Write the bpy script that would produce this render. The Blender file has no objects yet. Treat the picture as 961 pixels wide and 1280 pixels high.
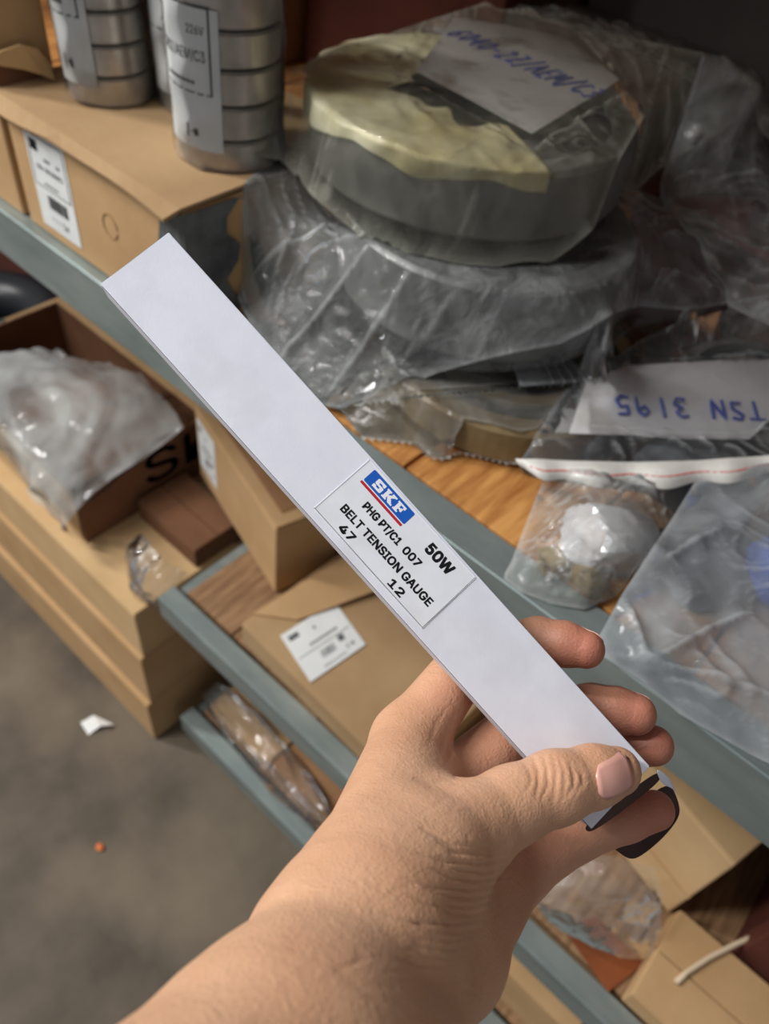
import bpy, bmesh, math, random
import numpy as np
from mathutils import Vector, Matrix
random.seed(4); RNG = np.random.default_rng(4)
S = bpy.context.scene; COL = S.collection

# ------------------------------------------------------------------ camera, world, lights, exposure
# world: X along the shelf front, Y into the shelf, Z up; the camera stands over the aisle at (0,0,1.44)
FPX = 960.0; CX, CY = 480.5, 640.0
_d = np.array([-1.927, -1.448, 1.]); _v = np.array([-.15, .89, 1.])
_X = -_d / np.linalg.norm(_d); _Z = -_v + (_v @ _X) * _X; _Z /= np.linalg.norm(_Z); _Y = np.cross(_Z, _X)
BAS = np.array([_X, _Y, _Z]); CAM = np.array([0, 0, 1.44])
cd = bpy.data.cameras.new('camera'); cam = bpy.data.objects.new('camera', cd); COL.objects.link(cam)
cd.sensor_fit = 'VERTICAL'; cd.sensor_height = 36; cd.sensor_width = 27; cd.lens = 36 * FPX / 1280
cd.clip_start = .01; cd.clip_end = 60
R = Matrix(((BAS[0][0], -BAS[0][1], -BAS[0][2]), (BAS[1][0], -BAS[1][1], -BAS[1][2]), (BAS[2][0], -BAS[2][1], -BAS[2][2])))
cam.matrix_world = Matrix.Translation(CAM) @ R.to_4x4()
cd.dof.use_dof = True; cd.dof.focus_distance = .285; cd.dof.aperture_fstop = 27 / 2.6
S.camera = cam
S.view_settings.view_transform = 'Standard'; S.view_settings.look = 'None'
S.view_settings.exposure = 0.16; S.view_settings.gamma = 1; S.view_settings.use_curve_mapping = False
S.cycles.transparent_max_bounces = 32; S.cycles.max_bounces = 8

W = bpy.data.worlds.new('world'); S.world = W; W.use_nodes = True
W.node_tree.nodes['Background'].inputs[0].default_value = (.95, .96, 1, 1)
W.node_tree.nodes['Background'].inputs[1].default_value = .27

def tube_light(name, loc, rot, sx, sy, watts, color=(1, .98, .955)):
    l = bpy.data.lights.new(name, 'AREA'); l.shape = 'RECTANGLE'; l.size = sx; l.size_y = sy
    l.energy = watts; l.color = color
    o = bpy.data.objects.new(name, l); o.location = loc; o.rotation_euler = rot; COL.objects.link(o); return o
tube_light('ceiling_tube', (-1.55, -1.05, 2.75), (math.radians(-32), math.radians(-26), .35), 1.3, .14, 70)
tube_light('ceiling_tube', (-1.35, -2.5, 2.6), (math.radians(-55), math.radians(-14), .1), 1.3, .14, 128)
tube_light('ceiling_tube', (-2.7, -.7, 3.0), (math.radians(-12), math.radians(-36), .3), 1.3, .14, 60)

# ------------------------------------------------------------------ pixel-to-place helpers (find where a thing of the photo stands)
def ray(px, py): return BAS @ np.array([(px - CX) / FPX, (py - CY) / FPX, 1.])
def PT(px, py, t): return CAM + ray(px, py) * t
def PZ(px, py, z): r = ray(px, py); return CAM + r * ((z - CAM[2]) / r[2])
def cam_mm(px, py, t): return np.array([(px - CX) / FPX * t, (py - CY) / FPX * t, t])
def to_world(q): return CAM + (np.asarray(q) * .001) @ BAS.T

# ------------------------------------------------------------------ materials
def srgb(r, g, b):
    f = lambda c: (c / 255 / 12.92) if c / 255 <= .04045 else ((c / 255 + .055) / 1.055) ** 2.4
    return (f(r), f(g), f(b), 1)
def nodes(name):
    m = bpy.data.materials.new(name); m.use_nodes = True; nt = m.node_tree
    return m, nt, nt.nodes, nt.links, nt.nodes['Principled BSDF']
def noise_mat(name, c1, c2, scale=12, detail=5, rough=.8, metal=0., bump=0., bscale=200, stretch=(1, 1, 1), spec=.3, pos=(.35, .65), c3=None, scale3=3):
    m, nt, N, L, b = nodes(name)
    tc = N.new('ShaderNodeTexCoord'); mp = N.new('ShaderNodeMapping'); mp.inputs['Scale'].default_value = stretch
    L.new(tc.outputs['Object'], mp.inputs[0])
    n = N.new('ShaderNodeTexNoise'); n.inputs['Scale'].default_value = scale; n.inputs['Detail'].default_value = detail; n.inputs['Roughness'].default_value = .6
    L.new(mp.outputs[0], n.inputs['Vector'])
    r = N.new('ShaderNodeValToRGB'); r.color_ramp.elements[0].color = c1; r.color_ramp.elements[1].color = c2
    r.color_ramp.elements[0].position, r.color_ramp.elements[1].position = pos
    L.new(n.outputs['Fac'], r.inputs[0]); out = r.outputs[0]
    if c3:
        n3 = N.new('ShaderNodeTexNoise'); n3.inputs['Scale'].default_value = scale3; n3.inputs['Detail'].default_value = 6
        L.new(tc.outputs['Object'], n3.inputs['Vector'])
        r3 = N.new('ShaderNodeValToRGB'); r3.color_ramp.elements[0].position = .52; r3.color_ramp.elements[1].position = .72
        L.new(n3.outputs['Fac'], r3.inputs[0])
        mx = N.new('ShaderNodeMixRGB'); mx.inputs[2].default_value = c3; L.new(r3.outputs[0], mx.inputs[0]); L.new(out, mx.inputs[1]); out = mx.outputs[0]
    L.new(out, b.inputs['Base Color'])
    b.inputs['Roughness'].default_value = rough; b.inputs['Metallic'].default_value = metal
    b.inputs['Specular IOR Level'].default_value = spec
    if bump:
        n2 = N.new('ShaderNodeTexNoise'); n2.inputs['Scale'].default_value = bscale; n2.inputs['Detail'].default_value = 3
        L.new(mp.outputs[0], n2.inputs['Vector'])
        bp = N.new('ShaderNodeBump'); bp.inputs['Strength'].default_value = bump; bp.inputs['Distance'].default_value = .002
        L.new(n2.outputs['Fac'], bp.inputs['Height']); L.new(bp.outputs[0], b.inputs['Normal'])
    return m
def film_mat(name, tint, haze, haze_col, rough=.07, bump=.35, scale=45, ior=1.33, spot=None):
    """clear polythene: see-through sheet with a little milky haze and a sharp gloss on its creases"""
    m, nt, N, L, b = nodes(name); out = N['Material Output']
    tc = N.new('ShaderNodeTexCoord')
    n1 = N.new('ShaderNodeTexNoise'); n1.inputs['Scale'].default_value = scale; n1.inputs['Detail'].default_value = 4; n1.inputs['Distortion'].default_value = 1.2
    n2 = N.new('ShaderNodeTexNoise'); n2.inputs['Scale'].default_value = scale * .3; n2.inputs['Detail'].default_value = 3; n2.inputs['Distortion'].default_value = 2.
    vo = N.new('ShaderNodeTexVoronoi'); vo.feature = 'DISTANCE_TO_EDGE'; vo.inputs['Scale'].default_value = scale * .55
    for q in (n1, n2): L.new(tc.outputs['Object'], q.inputs['Vector'])
    wv = N.new('ShaderNodeVectorMath'); wv.operation = 'ADD'; sc_ = N.new('ShaderNodeVectorMath'); sc_.operation = 'SCALE'; sc_.inputs['Scale'].default_value = .03
    L.new(n2.outputs['Color'], sc_.inputs[0]); L.new(tc.outputs['Object'], wv.inputs[0]); L.new(sc_.outputs[0], wv.inputs[1]); L.new(wv.outputs[0], vo.inputs['Vector'])
    ad = N.new('ShaderNodeMath'); ad.operation = 'MULTIPLY_ADD'; ad.inputs[1].default_value = .5
    L.new(vo.outputs['Distance'], ad.inputs[0]); L.new(n1.outputs['Fac'], ad.inputs[2])
    bp = N.new('ShaderNodeBump'); bp.inputs['Strength'].default_value = bump; bp.inputs['Distance'].default_value = .006
    L.new(ad.outputs[0], bp.inputs['Height'])
    tr = N.new('ShaderNodeBsdfTransparent'); tr.inputs[0].default_value = tint
    df = N.new('ShaderNodeBsdfDiffuse'); df.inputs[0].default_value = haze_col; L.new(bp.outputs[0], df.inputs['Normal'])
    tl = N.new('ShaderNodeBsdfTranslucent'); tl.inputs[0].default_value = haze_col
    mt = N.new('ShaderNodeMixShader'); mt.inputs[0].default_value = .35; L.new(df.outputs[0], mt.inputs[1]); L.new(tl.outputs[0], mt.inputs[2])
    rp = N.new('ShaderNodeMapRange'); rp.inputs[1].default_value = .35; rp.inputs[2].default_value = .7; rp.inputs[3].default_value = haze * .45; rp.inputs[4].default_value = min(1, haze * 1.6)
    L.new(n2.outputs['Fac'], rp.inputs[0])
    lw = N.new('ShaderNodeLayerWeight'); lw.inputs[0].default_value = .3
    am = N.new('ShaderNodeMath'); am.operation = 'MULTIPLY_ADD'; am.inputs[1].default_value = .09; am.use_clamp = True
    L.new(lw.outputs['Facing'], am.inputs[0]); L.new(rp.outputs[0], am.inputs[2])
    at = N.new('ShaderNodeAttribute'); at.attribute_name = 'crease'
    a2 = N.new('ShaderNodeMath'); a2.operation = 'MULTIPLY_ADD'; a2.inputs[1].default_value = .5; a2.use_clamp = True
    L.new(at.outputs['Fac'], a2.inputs[0]); L.new(am.outputs[0], a2.inputs[2])
    mh = N.new('ShaderNodeMixShader'); L.new(a2.outputs[0], mh.inputs[0]); L.new(tr.outputs[0], mh.inputs[1]); L.new(mt.outputs[0], mh.inputs[2])
    gl = N.new('ShaderNodeBsdfGlossy'); gl.inputs['Roughness'].default_value = rough; L.new(bp.outputs[0], gl.inputs['Normal'])
    fr = N.new('ShaderNodeFresnel'); fr.inputs[0].default_value = ior
    mg = N.new('ShaderNodeMixShader'); L.new(fr.outputs[0], mg.inputs[0]); L.new(mh.outputs[0], mg.inputs[1]); L.new(gl.outputs[0], mg.inputs[2])
    L.new(mg.outputs[0], out.inputs['Surface']); N.remove(b)
    return m
def plain(name, c, rough=.6, metal=0., spec=.4):
    m, nt, N, L, b = nodes(name); b.inputs['Base Color'].default_value = c; b.inputs['Roughness'].default_value = rough
    b.inputs['Metallic'].default_value = metal; b.inputs['Specular IOR Level'].default_value = spec; return m

M = {}
M['kraft'] = noise_mat('kraft_board', srgb(190, 156, 114), srgb(176, 142, 100), 9, 6, .85, bump=.12, bscale=160, stretch=(1, 1, 1))
M['kraft_pale'] = noise_mat('pale_kraft_board', srgb(204, 172, 128), srgb(190, 158, 114), 9, 6, .85, bump=.12, bscale=160)
M['kraft_dark'] = noise_mat('dark_kraft_board', srgb(152, 114, 80), srgb(134, 98, 66), 9, 6, .85, bump=.12, bscale=160)
M['kraft_grey'] = noise_mat('greyish_kraft_board', srgb(176, 146, 108), srgb(160, 130, 94), 7, 6, .85, bump=.15, bscale=140)
M['carton_white'] = noise_mat('white_carton_board', srgb(228, 232, 243), srgb(222, 226, 238), 60, 4, .55, bump=.03, bscale=900, c3=srgb(218, 220, 230), scale3=30)
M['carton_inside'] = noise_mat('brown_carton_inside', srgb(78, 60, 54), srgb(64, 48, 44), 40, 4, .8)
M['sticker'] = noise_mat('label_paper', srgb(226, 228, 226), srgb(214, 217, 216), 30, 4, .6)
M['gauge_label'] = noise_mat('gauge_label_paper', srgb(232, 237, 245), srgb(226, 231, 240), 90, 4, .5, c3=srgb(220, 224, 228), scale3=70)
M['old_sticker'] = noise_mat('stained_label_paper', srgb(222, 224, 222), srgb(208, 211, 208), 20, 4, .5, c3=srgb(150, 140, 120), scale3=22)
M['ink'] = plain('black_ink', srgb(24, 24, 30), .6)
M['ink_soft'] = plain('grey_ink', srgb(92, 94, 98), .6)
M['blue_pen'] = plain('blue_marker_ink', srgb(36, 66, 176), .5)
M['logo_blue'] = plain('logo_blue', srgb(18, 92, 190), .45)
M['logo_red'] = plain('logo_red', srgb(186, 34, 52), .45)
M['logo_white'] = plain('logo_white', srgb(238, 242, 250), .45)
M['dark_blue'] = plain('dark_blue_print', srgb(38, 42, 66), .7)
M['steel'] = noise_mat('galvanised_steel', srgb(166, 178, 176), srgb(138, 152, 151), 26, 6, .4, metal=.6, bump=.05, bscale=90, stretch=(.3, 1, 1), c3=srgb(146, 158, 160), scale3=14)
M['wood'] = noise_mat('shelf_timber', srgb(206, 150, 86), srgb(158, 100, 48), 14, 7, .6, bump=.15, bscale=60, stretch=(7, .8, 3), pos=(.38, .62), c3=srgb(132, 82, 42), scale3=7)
M['bearing'] = noise_mat('bearing_steel', srgb(196, 188, 178), srgb(168, 160, 150), 30, 4, .28, metal=.6, bump=.02)
M['bearing_dark'] = noise_mat('dark_bearing_steel', srgb(122, 122, 118), srgb(96, 97, 95), 20, 4, .4, metal=.3)
M['gap'] = plain('black_seal', srgb(26, 24, 24), .6)
M['oil_paper'] = noise_mat('oiled_wrap_paper', srgb(232, 228, 200), srgb(206, 196, 148), 14, 5, .5, bump=.4, bscale=55, pos=(.4, .62), c3=srgb(150, 138, 92), scale3=9)
M['brown_paper'] = noise_mat('brown_wrap_paper', srgb(150, 132, 98), srgb(116, 98, 66), 12, 5, .7, bump=.3, bscale=60)
M['note'] = noise_mat('note_paper', srgb(226, 226, 228), srgb(212, 212, 216), 16, 4, .7, bump=.1, bscale=60, c3=srgb(190, 186, 180), scale3=16)
M['note_grey'] = noise_mat('dirty_note_paper', srgb(206, 204, 204), srgb(190, 188, 188), 12, 4, .7, c3=srgb(120, 110, 96), scale3=22)
M['foil'] = noise_mat('silver_wrap', srgb(238, 238, 240), srgb(205, 206, 210), 20, 4, .22, metal=.4, bump=1., bscale=34)
M['red_box'] = plain('dark_red_card', srgb(120, 24, 30), .6)
M['blue_part'] = plain('blue_plastic', srgb(24, 84, 190), .4)
M['grey_part'] = noise_mat('grey_cast_part', srgb(100, 104, 110), srgb(72, 76, 84), 20, 4, .5)
M['kraft_shaded'] = noise_mat('shaded_brown_board', srgb(118, 82, 58), srgb(102, 70, 48), 9, 6, .85, bump=.1, bscale=160)  # kraft darkened to carry shade in its colour
M['wood_shaded'] = noise_mat('shaded_timber', srgb(150, 118, 86), srgb(112, 82, 56), 14, 7, .7, bump=.15, bscale=60, stretch=(7, .8, 3), pos=(.38, .62))  # duller copy of the shelf timber, coloured for shade on the lower decks
M['rust_card'] = noise_mat('rusty_orange_card', srgb(140, 78, 42), srgb(112, 58, 30), 12, 5, .8)
M['dark_board'] = noise_mat('dark_grey_board', srgb(92, 86, 82), srgb(76, 71, 68), 6, 4, .8)
M['maroon'] = noise_mat('maroon_board', srgb(96, 50, 38), srgb(76, 38, 30), 6, 4, .8)
M['black_part'] = plain('black_rubber', srgb(34, 36, 40), .35)
M['film'] = film_mat('clear_polythene', (.97, .98, .98, 1), .16, srgb(226, 230, 228), .07, .5, 42)
M['film_milky'] = film_mat('milky_polythene', (.95, .96, .96, 1), .20, srgb(222, 227, 226), .07, .85, 38)
M['film_yellow'] = film_mat('yellowed_polythene', (.98, .98, .955, 1), .085, srgb(222, 222, 205), .07, .5, 30, 1.24)
M['film_grey'] = film_mat('dusty_polythene', (.94, .94, .93, 1), .22, srgb(190, 188, 180), .16, .4, 40)
M['film_white'] = film_mat('white_hazy_polythene', (.93, .945, .945, 1), .40, srgb(232, 236, 234), .08, .45, 16)
M['film_wrap'] = film_mat('shrink_wrap', (.99, .99, .99, 1), .04, srgb(225, 228, 228), .1, .3, 30, 1.25)
M['film_hazy'] = film_mat('hazy_polythene', (.95, .96, .97, 1), .36, srgb(205, 211, 214), .07, .16, 24)
M['film_smooth'] = film_mat('smooth_polythene', (.985, .99, .99, 1), .05, srgb(212, 217, 220), .07, .16, 24)
M['zip'] = noise_mat('zip_strip_plastic', srgb(214, 212, 206), srgb(196, 194, 188), 40, 3, .35)
M['zip_red'] = plain('red_zip_line', srgb(206, 92, 88), .5)
M['tape'] = film_mat('packing_tape', (.9, .9, .9, 1), .3, srgb(150, 150, 150), .12, .25, 60)
M['dark_tape'] = noise_mat('grey_tape', srgb(96, 100, 100), srgb(70, 74, 74), 40, 3, .25)
M['floor'] = noise_mat('concrete_floor', srgb(102, 91, 78), srgb(76, 68, 58), 6, 9, .7, bump=.2, bscale=40, c3=srgb(124, 112, 94), scale3=2.2)
M['wall'] = noise_mat('dim_wall', srgb(84, 78, 72), srgb(70, 64, 60), 3, 4, .9)
M['paper_scrap'] = plain('white_paper_scrap', srgb(225, 226, 224), .8)
M['orange_scrap'] = plain('orange_scrap', srgb(206, 112, 60), .7)
M['cord'] = plain('pale_cord', srgb(206, 186, 158), .7)
def skin_material():
    m, nt, N, L, b = nodes('skin')
    tc = N.new('ShaderNodeTexCoord')
    n = N.new('ShaderNodeTexNoise'); n.inputs['Scale'].default_value = 38; n.inputs['Detail'].default_value = 5; L.new(tc.outputs['Object'], n.inputs['Vector'])
    r = N.new('ShaderNodeValToRGB'); r.color_ramp.elements[0].position = .32; r.color_ramp.elements[1].position = .68
    r.color_ramp.elements[0].color = srgb(200, 153, 121); r.color_ramp.elements[1].color = srgb(213, 169, 136); L.new(n.outputs['Fac'], r.inputs[0])
    at = N.new('ShaderNodeAttribute'); at.attribute_name = 'redness_shade'
    mx = N.new('ShaderNodeMixRGB'); mx.inputs[2].default_value = srgb(172, 100, 84); L.new(at.outputs['Fac'], mx.inputs[0]); L.new(r.outputs[0], mx.inputs[1])  # fingertip redness, darkened as well for the carton's shade on the fingers
    L.new(mx.outputs[0], b.inputs['Base Color'])
    b.inputs['Roughness'].default_value = .48; b.inputs['Specular IOR Level'].default_value = .35
    b.inputs['Subsurface Weight'].default_value = .18; b.inputs['Subsurface Radius'].default_value = (1, .35, .2); b.inputs['Subsurface Scale'].default_value = .004
    mp = N.new('ShaderNodeMapping'); mp.inputs['Scale'].default_value = (1, 1, 1); L.new(tc.outputs['Object'], mp.inputs[0])
    v = N.new('ShaderNodeTexVoronoi'); v.inputs['Scale'].default_value = 620; v.feature = 'DISTANCE_TO_EDGE'; L.new(mp.outputs[0], v.inputs['Vector'])
    n2 = N.new('ShaderNodeTexNoise'); n2.inputs['Scale'].default_value = 160; n2.inputs['Detail'].default_value = 4; n2.inputs['Distortion'].default_value = 1.5; L.new(mp.outputs[0], n2.inputs['Vector'])
    ad = N.new('ShaderNodeMath'); ad.operation = 'MULTIPLY_ADD'; ad.inputs[1].default_value = .5; L.new(v.outputs['Distance'], ad.inputs[0]); L.new(n2.outputs['Fac'], ad.inputs[2])
    bp = N.new('ShaderNodeBump'); bp.inputs['Strength'].default_value = .5; bp.inputs['Distance'].default_value = .0008; L.new(ad.outputs[0], bp.inputs['Height']); L.new(bp.outputs[0], b.inputs['Normal'])
    return m
M['skin'] = skin_material()
M['nail'] = plain('nail', srgb(212, 160, 146), .3, 0, .5)

# ------------------------------------------------------------------ object helpers
def link(name, verts, faces, mat, parent=None, smooth=False):
    me = bpy.data.meshes.new(name); me.from_pydata([tuple(map(float, v)) for v in verts], [], faces); me.update()
    o = bpy.data.objects.new(name, me); COL.objects.link(o)
    if mat: me.materials.append(mat)
    if smooth: me.polygons.foreach_set('use_smooth', [True] * len(me.polygons))
    if parent: o.parent = parent
    return o
def link_bm(name, bm, mat, parent=None, smooth=False):
    me = bpy.data.meshes.new(name); bmesh.ops.recalc_face_normals(bm, faces=bm.faces); bm.to_mesh(me); bm.free()
    me.materials.append(mat); o = bpy.data.objects.new(name, me); COL.objects.link(o)
    if smooth: me.polygons.foreach_set('use_smooth', [True] * len(me.polygons))
    if parent: o.parent = parent
    return o
def empty(name, loc=(0, 0, 0), rz=0, label=None, cat=None, group=None):
    o = bpy.data.objects.new(name, None); o.location = loc; o.rotation_euler = (0, 0, rz); o.empty_display_size = .02; COL.objects.link(o)
    return tag(o, label, cat, group)
def tag(o, label=None, cat=None, group=None, kind=None):
    if label: o['label'] = label
    if cat: o['category'] = cat
    if group: o['group'] = group
    if kind: o['kind'] = kind
    return o
def bbox(bm, x0, x1, y0, y1, z0, z1, bev=0):
    r = bmesh.ops.create_cube(bm, size=1)['verts']
    for v in r: v.co = Vector((x0 + (v.co.x + .5) * (x1 - x0), y0 + (v.co.y + .5) * (y1 - y0), z0 + (v.co.z + .5) * (z1 - z0)))
    if bev:
        es = list({e for v in r for e in v.link_edges}); bmesh.ops.bevel(bm, geom=es, offset=bev, segments=2, affect='EDGES', profile=.5)
def box(name, x0, x1, y0, y1, z0, z1, mat, parent=None, bev=0):
    bm = bmesh.new(); bbox(bm, x0, x1, y0, y1, z0, z1, bev); return link_bm(name, bm, mat, parent)
def sheet(name, pts, mat, parent=None, th=.0008):
    """thin plate from a planar-ish outline of 3-D points"""
    p = [Vector(q) for q in pts]; n = Vector((0, 0, 0))
    for i in range(len(p)): n += (p[i] - p[0]).cross(p[(i + 1) % len(p)] - p[0])
    n.normalize(); k = len(p); vs = [q + n * th / 2 for q in p] + [q - n * th / 2 for q in p]
    fs = [list(range(k)), list(range(2 * k - 1, k - 1, -1))] + [[i, k + i, k + (i + 1) % k, (i + 1) % k] for i in range(k)]
    o = link(name, vs, fs, mat, parent)
    bm = bmesh.new(); bm.from_mesh(o.data); bmesh.ops.recalc_face_normals(bm, faces=bm.faces); bm.to_mesh(o.data); bm.free(); return o
def tube(pts, r, seg=6):
    P = [Vector(p) for p in pts]; vs = []; fs = []
    for i, p in enumerate(P):
        t = (P[min(i + 1, len(P) - 1)] - P[max(i - 1, 0)]).normalized()
        a = t.orthogonal().normalized() if i == 0 else (a - t * a.dot(t)).normalized(); b = t.cross(a)
        vs += [p + (a * math.cos(2 * math.pi * k / seg) + b * math.sin(2 * math.pi * k / seg)) * r for k in range(seg)]
    for i in range(len(P) - 1):
        for k in range(seg): fs.append([i * seg + k, i * seg + (k + 1) % seg, (i + 1) * seg + (k + 1) % seg, (i + 1) * seg + k])
    fs += [list(range(seg))[::-1], [len(vs) - seg + k for k in range(seg)]]
    return vs, fs
def join(parts):
    V, F = [], []
    for v, f in parts:
        b = len(V); V += list(v); F += [[i + b for i in q] for q in f]
    return V, F
def lathe(profile, seg=48):
    vs, fs = [], []; n = len(profile)
    for k in range(seg):
        a = 2 * math.pi * k / seg; vs += [(r * math.cos(a), r * math.sin(a), z) for r, z in profile]
    for k in range(seg):
        for i in range(n - 1):
            fs.append([k * n + i, ((k + 1) % seg) * n + i, ((k + 1) % seg) * n + i + 1, k * n + i + 1])
    return vs, fs
try: FONT_ = bpy.data.fonts.load(bpy.utils.resource_path('LOCAL') + '/datafiles/fonts/Inter.woff2')
except Exception: FONT_ = None      # Blender's own fonts: fall back to the default one
_txt = {}
def text_poly(body, bold=.0):
    key = (body, bold)
    if key not in _txt:
        c = bpy.data.curves.new('lettering', 'FONT'); c.body = body
        if FONT_: c.font = FONT_
        c.resolution_u = 6
        o = bpy.data.objects.new('lettering', c); COL.objects.link(o)
        dg = bpy.context.evaluated_depsgraph_get(); me = bpy.data.meshes.new_from_object(o.evaluated_get(dg))
        v = np.array([p.co[:2] for p in me.vertices]); f = [list(p.vertices) for p in me.polygons]
        bpy.data.objects.remove(o); bpy.data.meshes.remove(me); bpy.data.curves.remove(c)
        lo, hi = v.min(0), v.max(0); _txt[key] = ((v - lo) / (hi - lo), f)
    return _txt[key]
def text2(body, x, y, w, h, bold=.0):
    v, f = text_poly(body); b_ = bold * h * 1.1; w -= b_; h -= b_      # bold: the strokes are struck several times, slightly apart
    return join([([(x + a * w + i * b_, y + b * h + j * b_) for a, b in v], f) for i, j in (((0, 0), (1, 0), (0, 1), (1, 1), (.5, .5)) if bold else ((0, 0),))])
def rect2(x0, y0, x1, y1): return [(x0, y0), (x1, y0), (x1, y1), (x0, y1)], [[0, 1, 2, 3]]
def frame2(x0, y0, x1, y1, t):
    return join([rect2(x0, y0, x1, y0 + t), rect2(x0, y1 - t, x1, y1), rect2(x0, y0, x0 + t, y1), rect2(x1 - t, y0, x1, y1)])
def flat(parts, fn): V, F = join(parts); return [fn(x, y) for x, y in V], F

# stroke letters for the handwriting (unit box, y up)
STK = {'6': [[(.8, 1), (.35, .75), (.1, .35), (.2, .05), (.6, 0), (.85, .25), (.65, .5), (.2, .4)]], '0': [[(.5, 1), (.15, .7), (.15, .25), (.5, 0), (.85, .3), (.85, .75), (.5, 1)]],
       '4': [[(.7, 0), (.65, 1), (.05, .35), (.95, .35)]], '-': [[(.1, .5), (.8, .5)]], '2': [[(.1, .8), (.5, 1), (.8, .75), (.1, 0), (.9, .05)]],
       'Z': [[(.1, 1), (.9, .95), (.1, 0), (.95, .05)], [(.25, .5), (.8, .5)]], '/': [[(.1, -.2), (.85, 1.15)]], 'A': [[(0, 0), (.45, 1), (.9, 0)], [(.2, .4), (.75, .4)]],
       'E': [[(.9, 1), (.15, 1), (.1, 0), (.9, 0)], [(.15, .5), (.7, .5)]], 'M': [[(0, 0), (.15, 1), (.5, .3), (.85, 1), (1, 0)]], 'C': [[(.9, .85), (.5, 1), (.1, .6), (.2, .1), (.6, 0), (.95, .2)]],
       '3': [[(.1, .95), (.55, 1), (.8, .75), (.35, .52), (.85, .3), (.55, 0), (.05, .08)]], 'T': [[(0, 1), (1, .97)], [(.5, .98), (.42, 0)]],
       'S': [[(.9, .9), (.4, 1), (.15, .75), (.75, .4), (.7, .05), (.1, .08)]], 'N': [[(.05, 0), (.15, 1), (.8, 0), (.95, 1)]], '1': [[(.45, 1), (.4, 0)]],
       '9': [[(.85, .75), (.5, 1), (.15, .75), (.35, .48), (.85, .7), (.8, 0)]], '5': [[(.9, 1), (.25, .98), (.2, .55), (.7, .6), (.85, .2), (.45, 0), (.05, .08)]]}
def handwrite(txt, adv, w, h, fn, r, slant=.15, jit=.04):
    parts = []; x = 0
    for ch in txt:
        if ch != ' ':
            for st in STK[ch]:
                pts = []
                for i in range(len(st) - 1):
                    for k in range(4):
                        s = k / 4; pts.append((st[i][0] * (1 - s) + st[i + 1][0] * s, st[i][1] * (1 - s) + st[i + 1][1] * s))
                pts.append(st[-1]); P3 = [fn(x + (a + b * slant) * w, (b + math.sin(x * 90) * jit) * h) for a, b in pts]
                parts.append(tube(P3, r, 5))
        x += adv
    return join(parts)

# ------------------------------------------------------------------ setting: floor, back wall
f_ = box('floor', -4, 3, -2.5, 1.95, -.06, 0, M['floor']); tag(f_, kind='structure')
w_ = box('wall_back', -4, 3, 1.95, 2.05, 0, 3.2, M['wall']); tag(w_, kind='structure')

# ------------------------------------------------------------------ the shelf rack
SH = {'top': 1.0, 'mid': .47, 'low': .085}
rack = empty('storage_rack', (0, 0, 0), 0, 'galvanised steel warehouse rack with timber board shelves and cartons on every level', 'shelf')
def beam(x0, x1, z, h, y0, fl, rear=False):
    t = .0022; bm = bmesh.new(); s = -1 if rear else 1
    prof = [(0, 0), (fl, 0), (fl, -.012), (fl - t, -.012), (fl - t, -t), (t, -t), (t, -h + t), (fl * .8, -h + t), (fl * .8, -h), (0, -h)]
    for x in (x0, x1): 
        for a, b in prof: bm.verts.new((x, y0 + s * a, z + b))
    bm.verts.ensure_lookup_table(); n = len(prof)
    for i in range(n):
        bm.faces.new([bm.verts[i], bm.verts[(i + 1) % n], bm.verts[n + (i + 1) % n], bm.verts[n + i]])
    bm.faces.new([bm.verts[i] for i in range(n)]); bm.faces.new([bm.verts[n + i] for i in range(n)])
    es = [e for e in bm.edges if abs(e.verts[0].co.x - e.verts[1].co.x) > .1]
    bmesh.ops.bevel(bm, geom=es, offset=.0016, segments=3, affect='EDGES')
    return link_bm('beam', bm, M['steel'], rack)
beam(-1.65, .95, 1.0, .063, .34, .034); beam(-.617, .95, .47, .05, .34, .03); beam(-.617, .95, .085, .05, .34, .03)
beam(-1.65, .95, 1.70, .063, .34, .034)  # unseen upper shelf, added to shade the back of the top shelf
for z, x0 in ((1.70, -1.65), (1.0, -1.65), (.47, -.617), (.085, -.617)): beam(x0, .95, z, .06, 1.28, .034, True)  # the highest one belongs to the unseen upper shelf
for z in (.47, .085): box('cross_beam', -.617, -.600, .38, 1.24, z - .05, z - .014, M['steel'], rack)
for x in (.95, -1.70):
    for y in (.34, 1.23): box('upright', x, x + .05, y, y + .05, 0, 2.1, M['steel'], rack)
box('upright', -.66, -.617, 1.25, 1.29, 0, 1.0 - .06, M['steel'], rack)
rs = random.Random(7)
for z, x0 in ((1.70, -1.65), (1.0, -1.65), (.47, -.596), (.085, -.596)):  # the highest deck is the unseen one, added for its shade
    x = x0
    while x < .94:
        w = rs.uniform(.10, .15); x1 = min(x + w, .945)
        b = box('board', -((x1 - x) / 2 - .0015), (x1 - x) / 2 - .0015, -.433, .433, -.011, -rs.uniform(.0005, .002), M['wood' if z > .9 else 'wood_shaded'], rack, .001)
        b.location = ((x + x1) / 2, .81, z); x = x1

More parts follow.
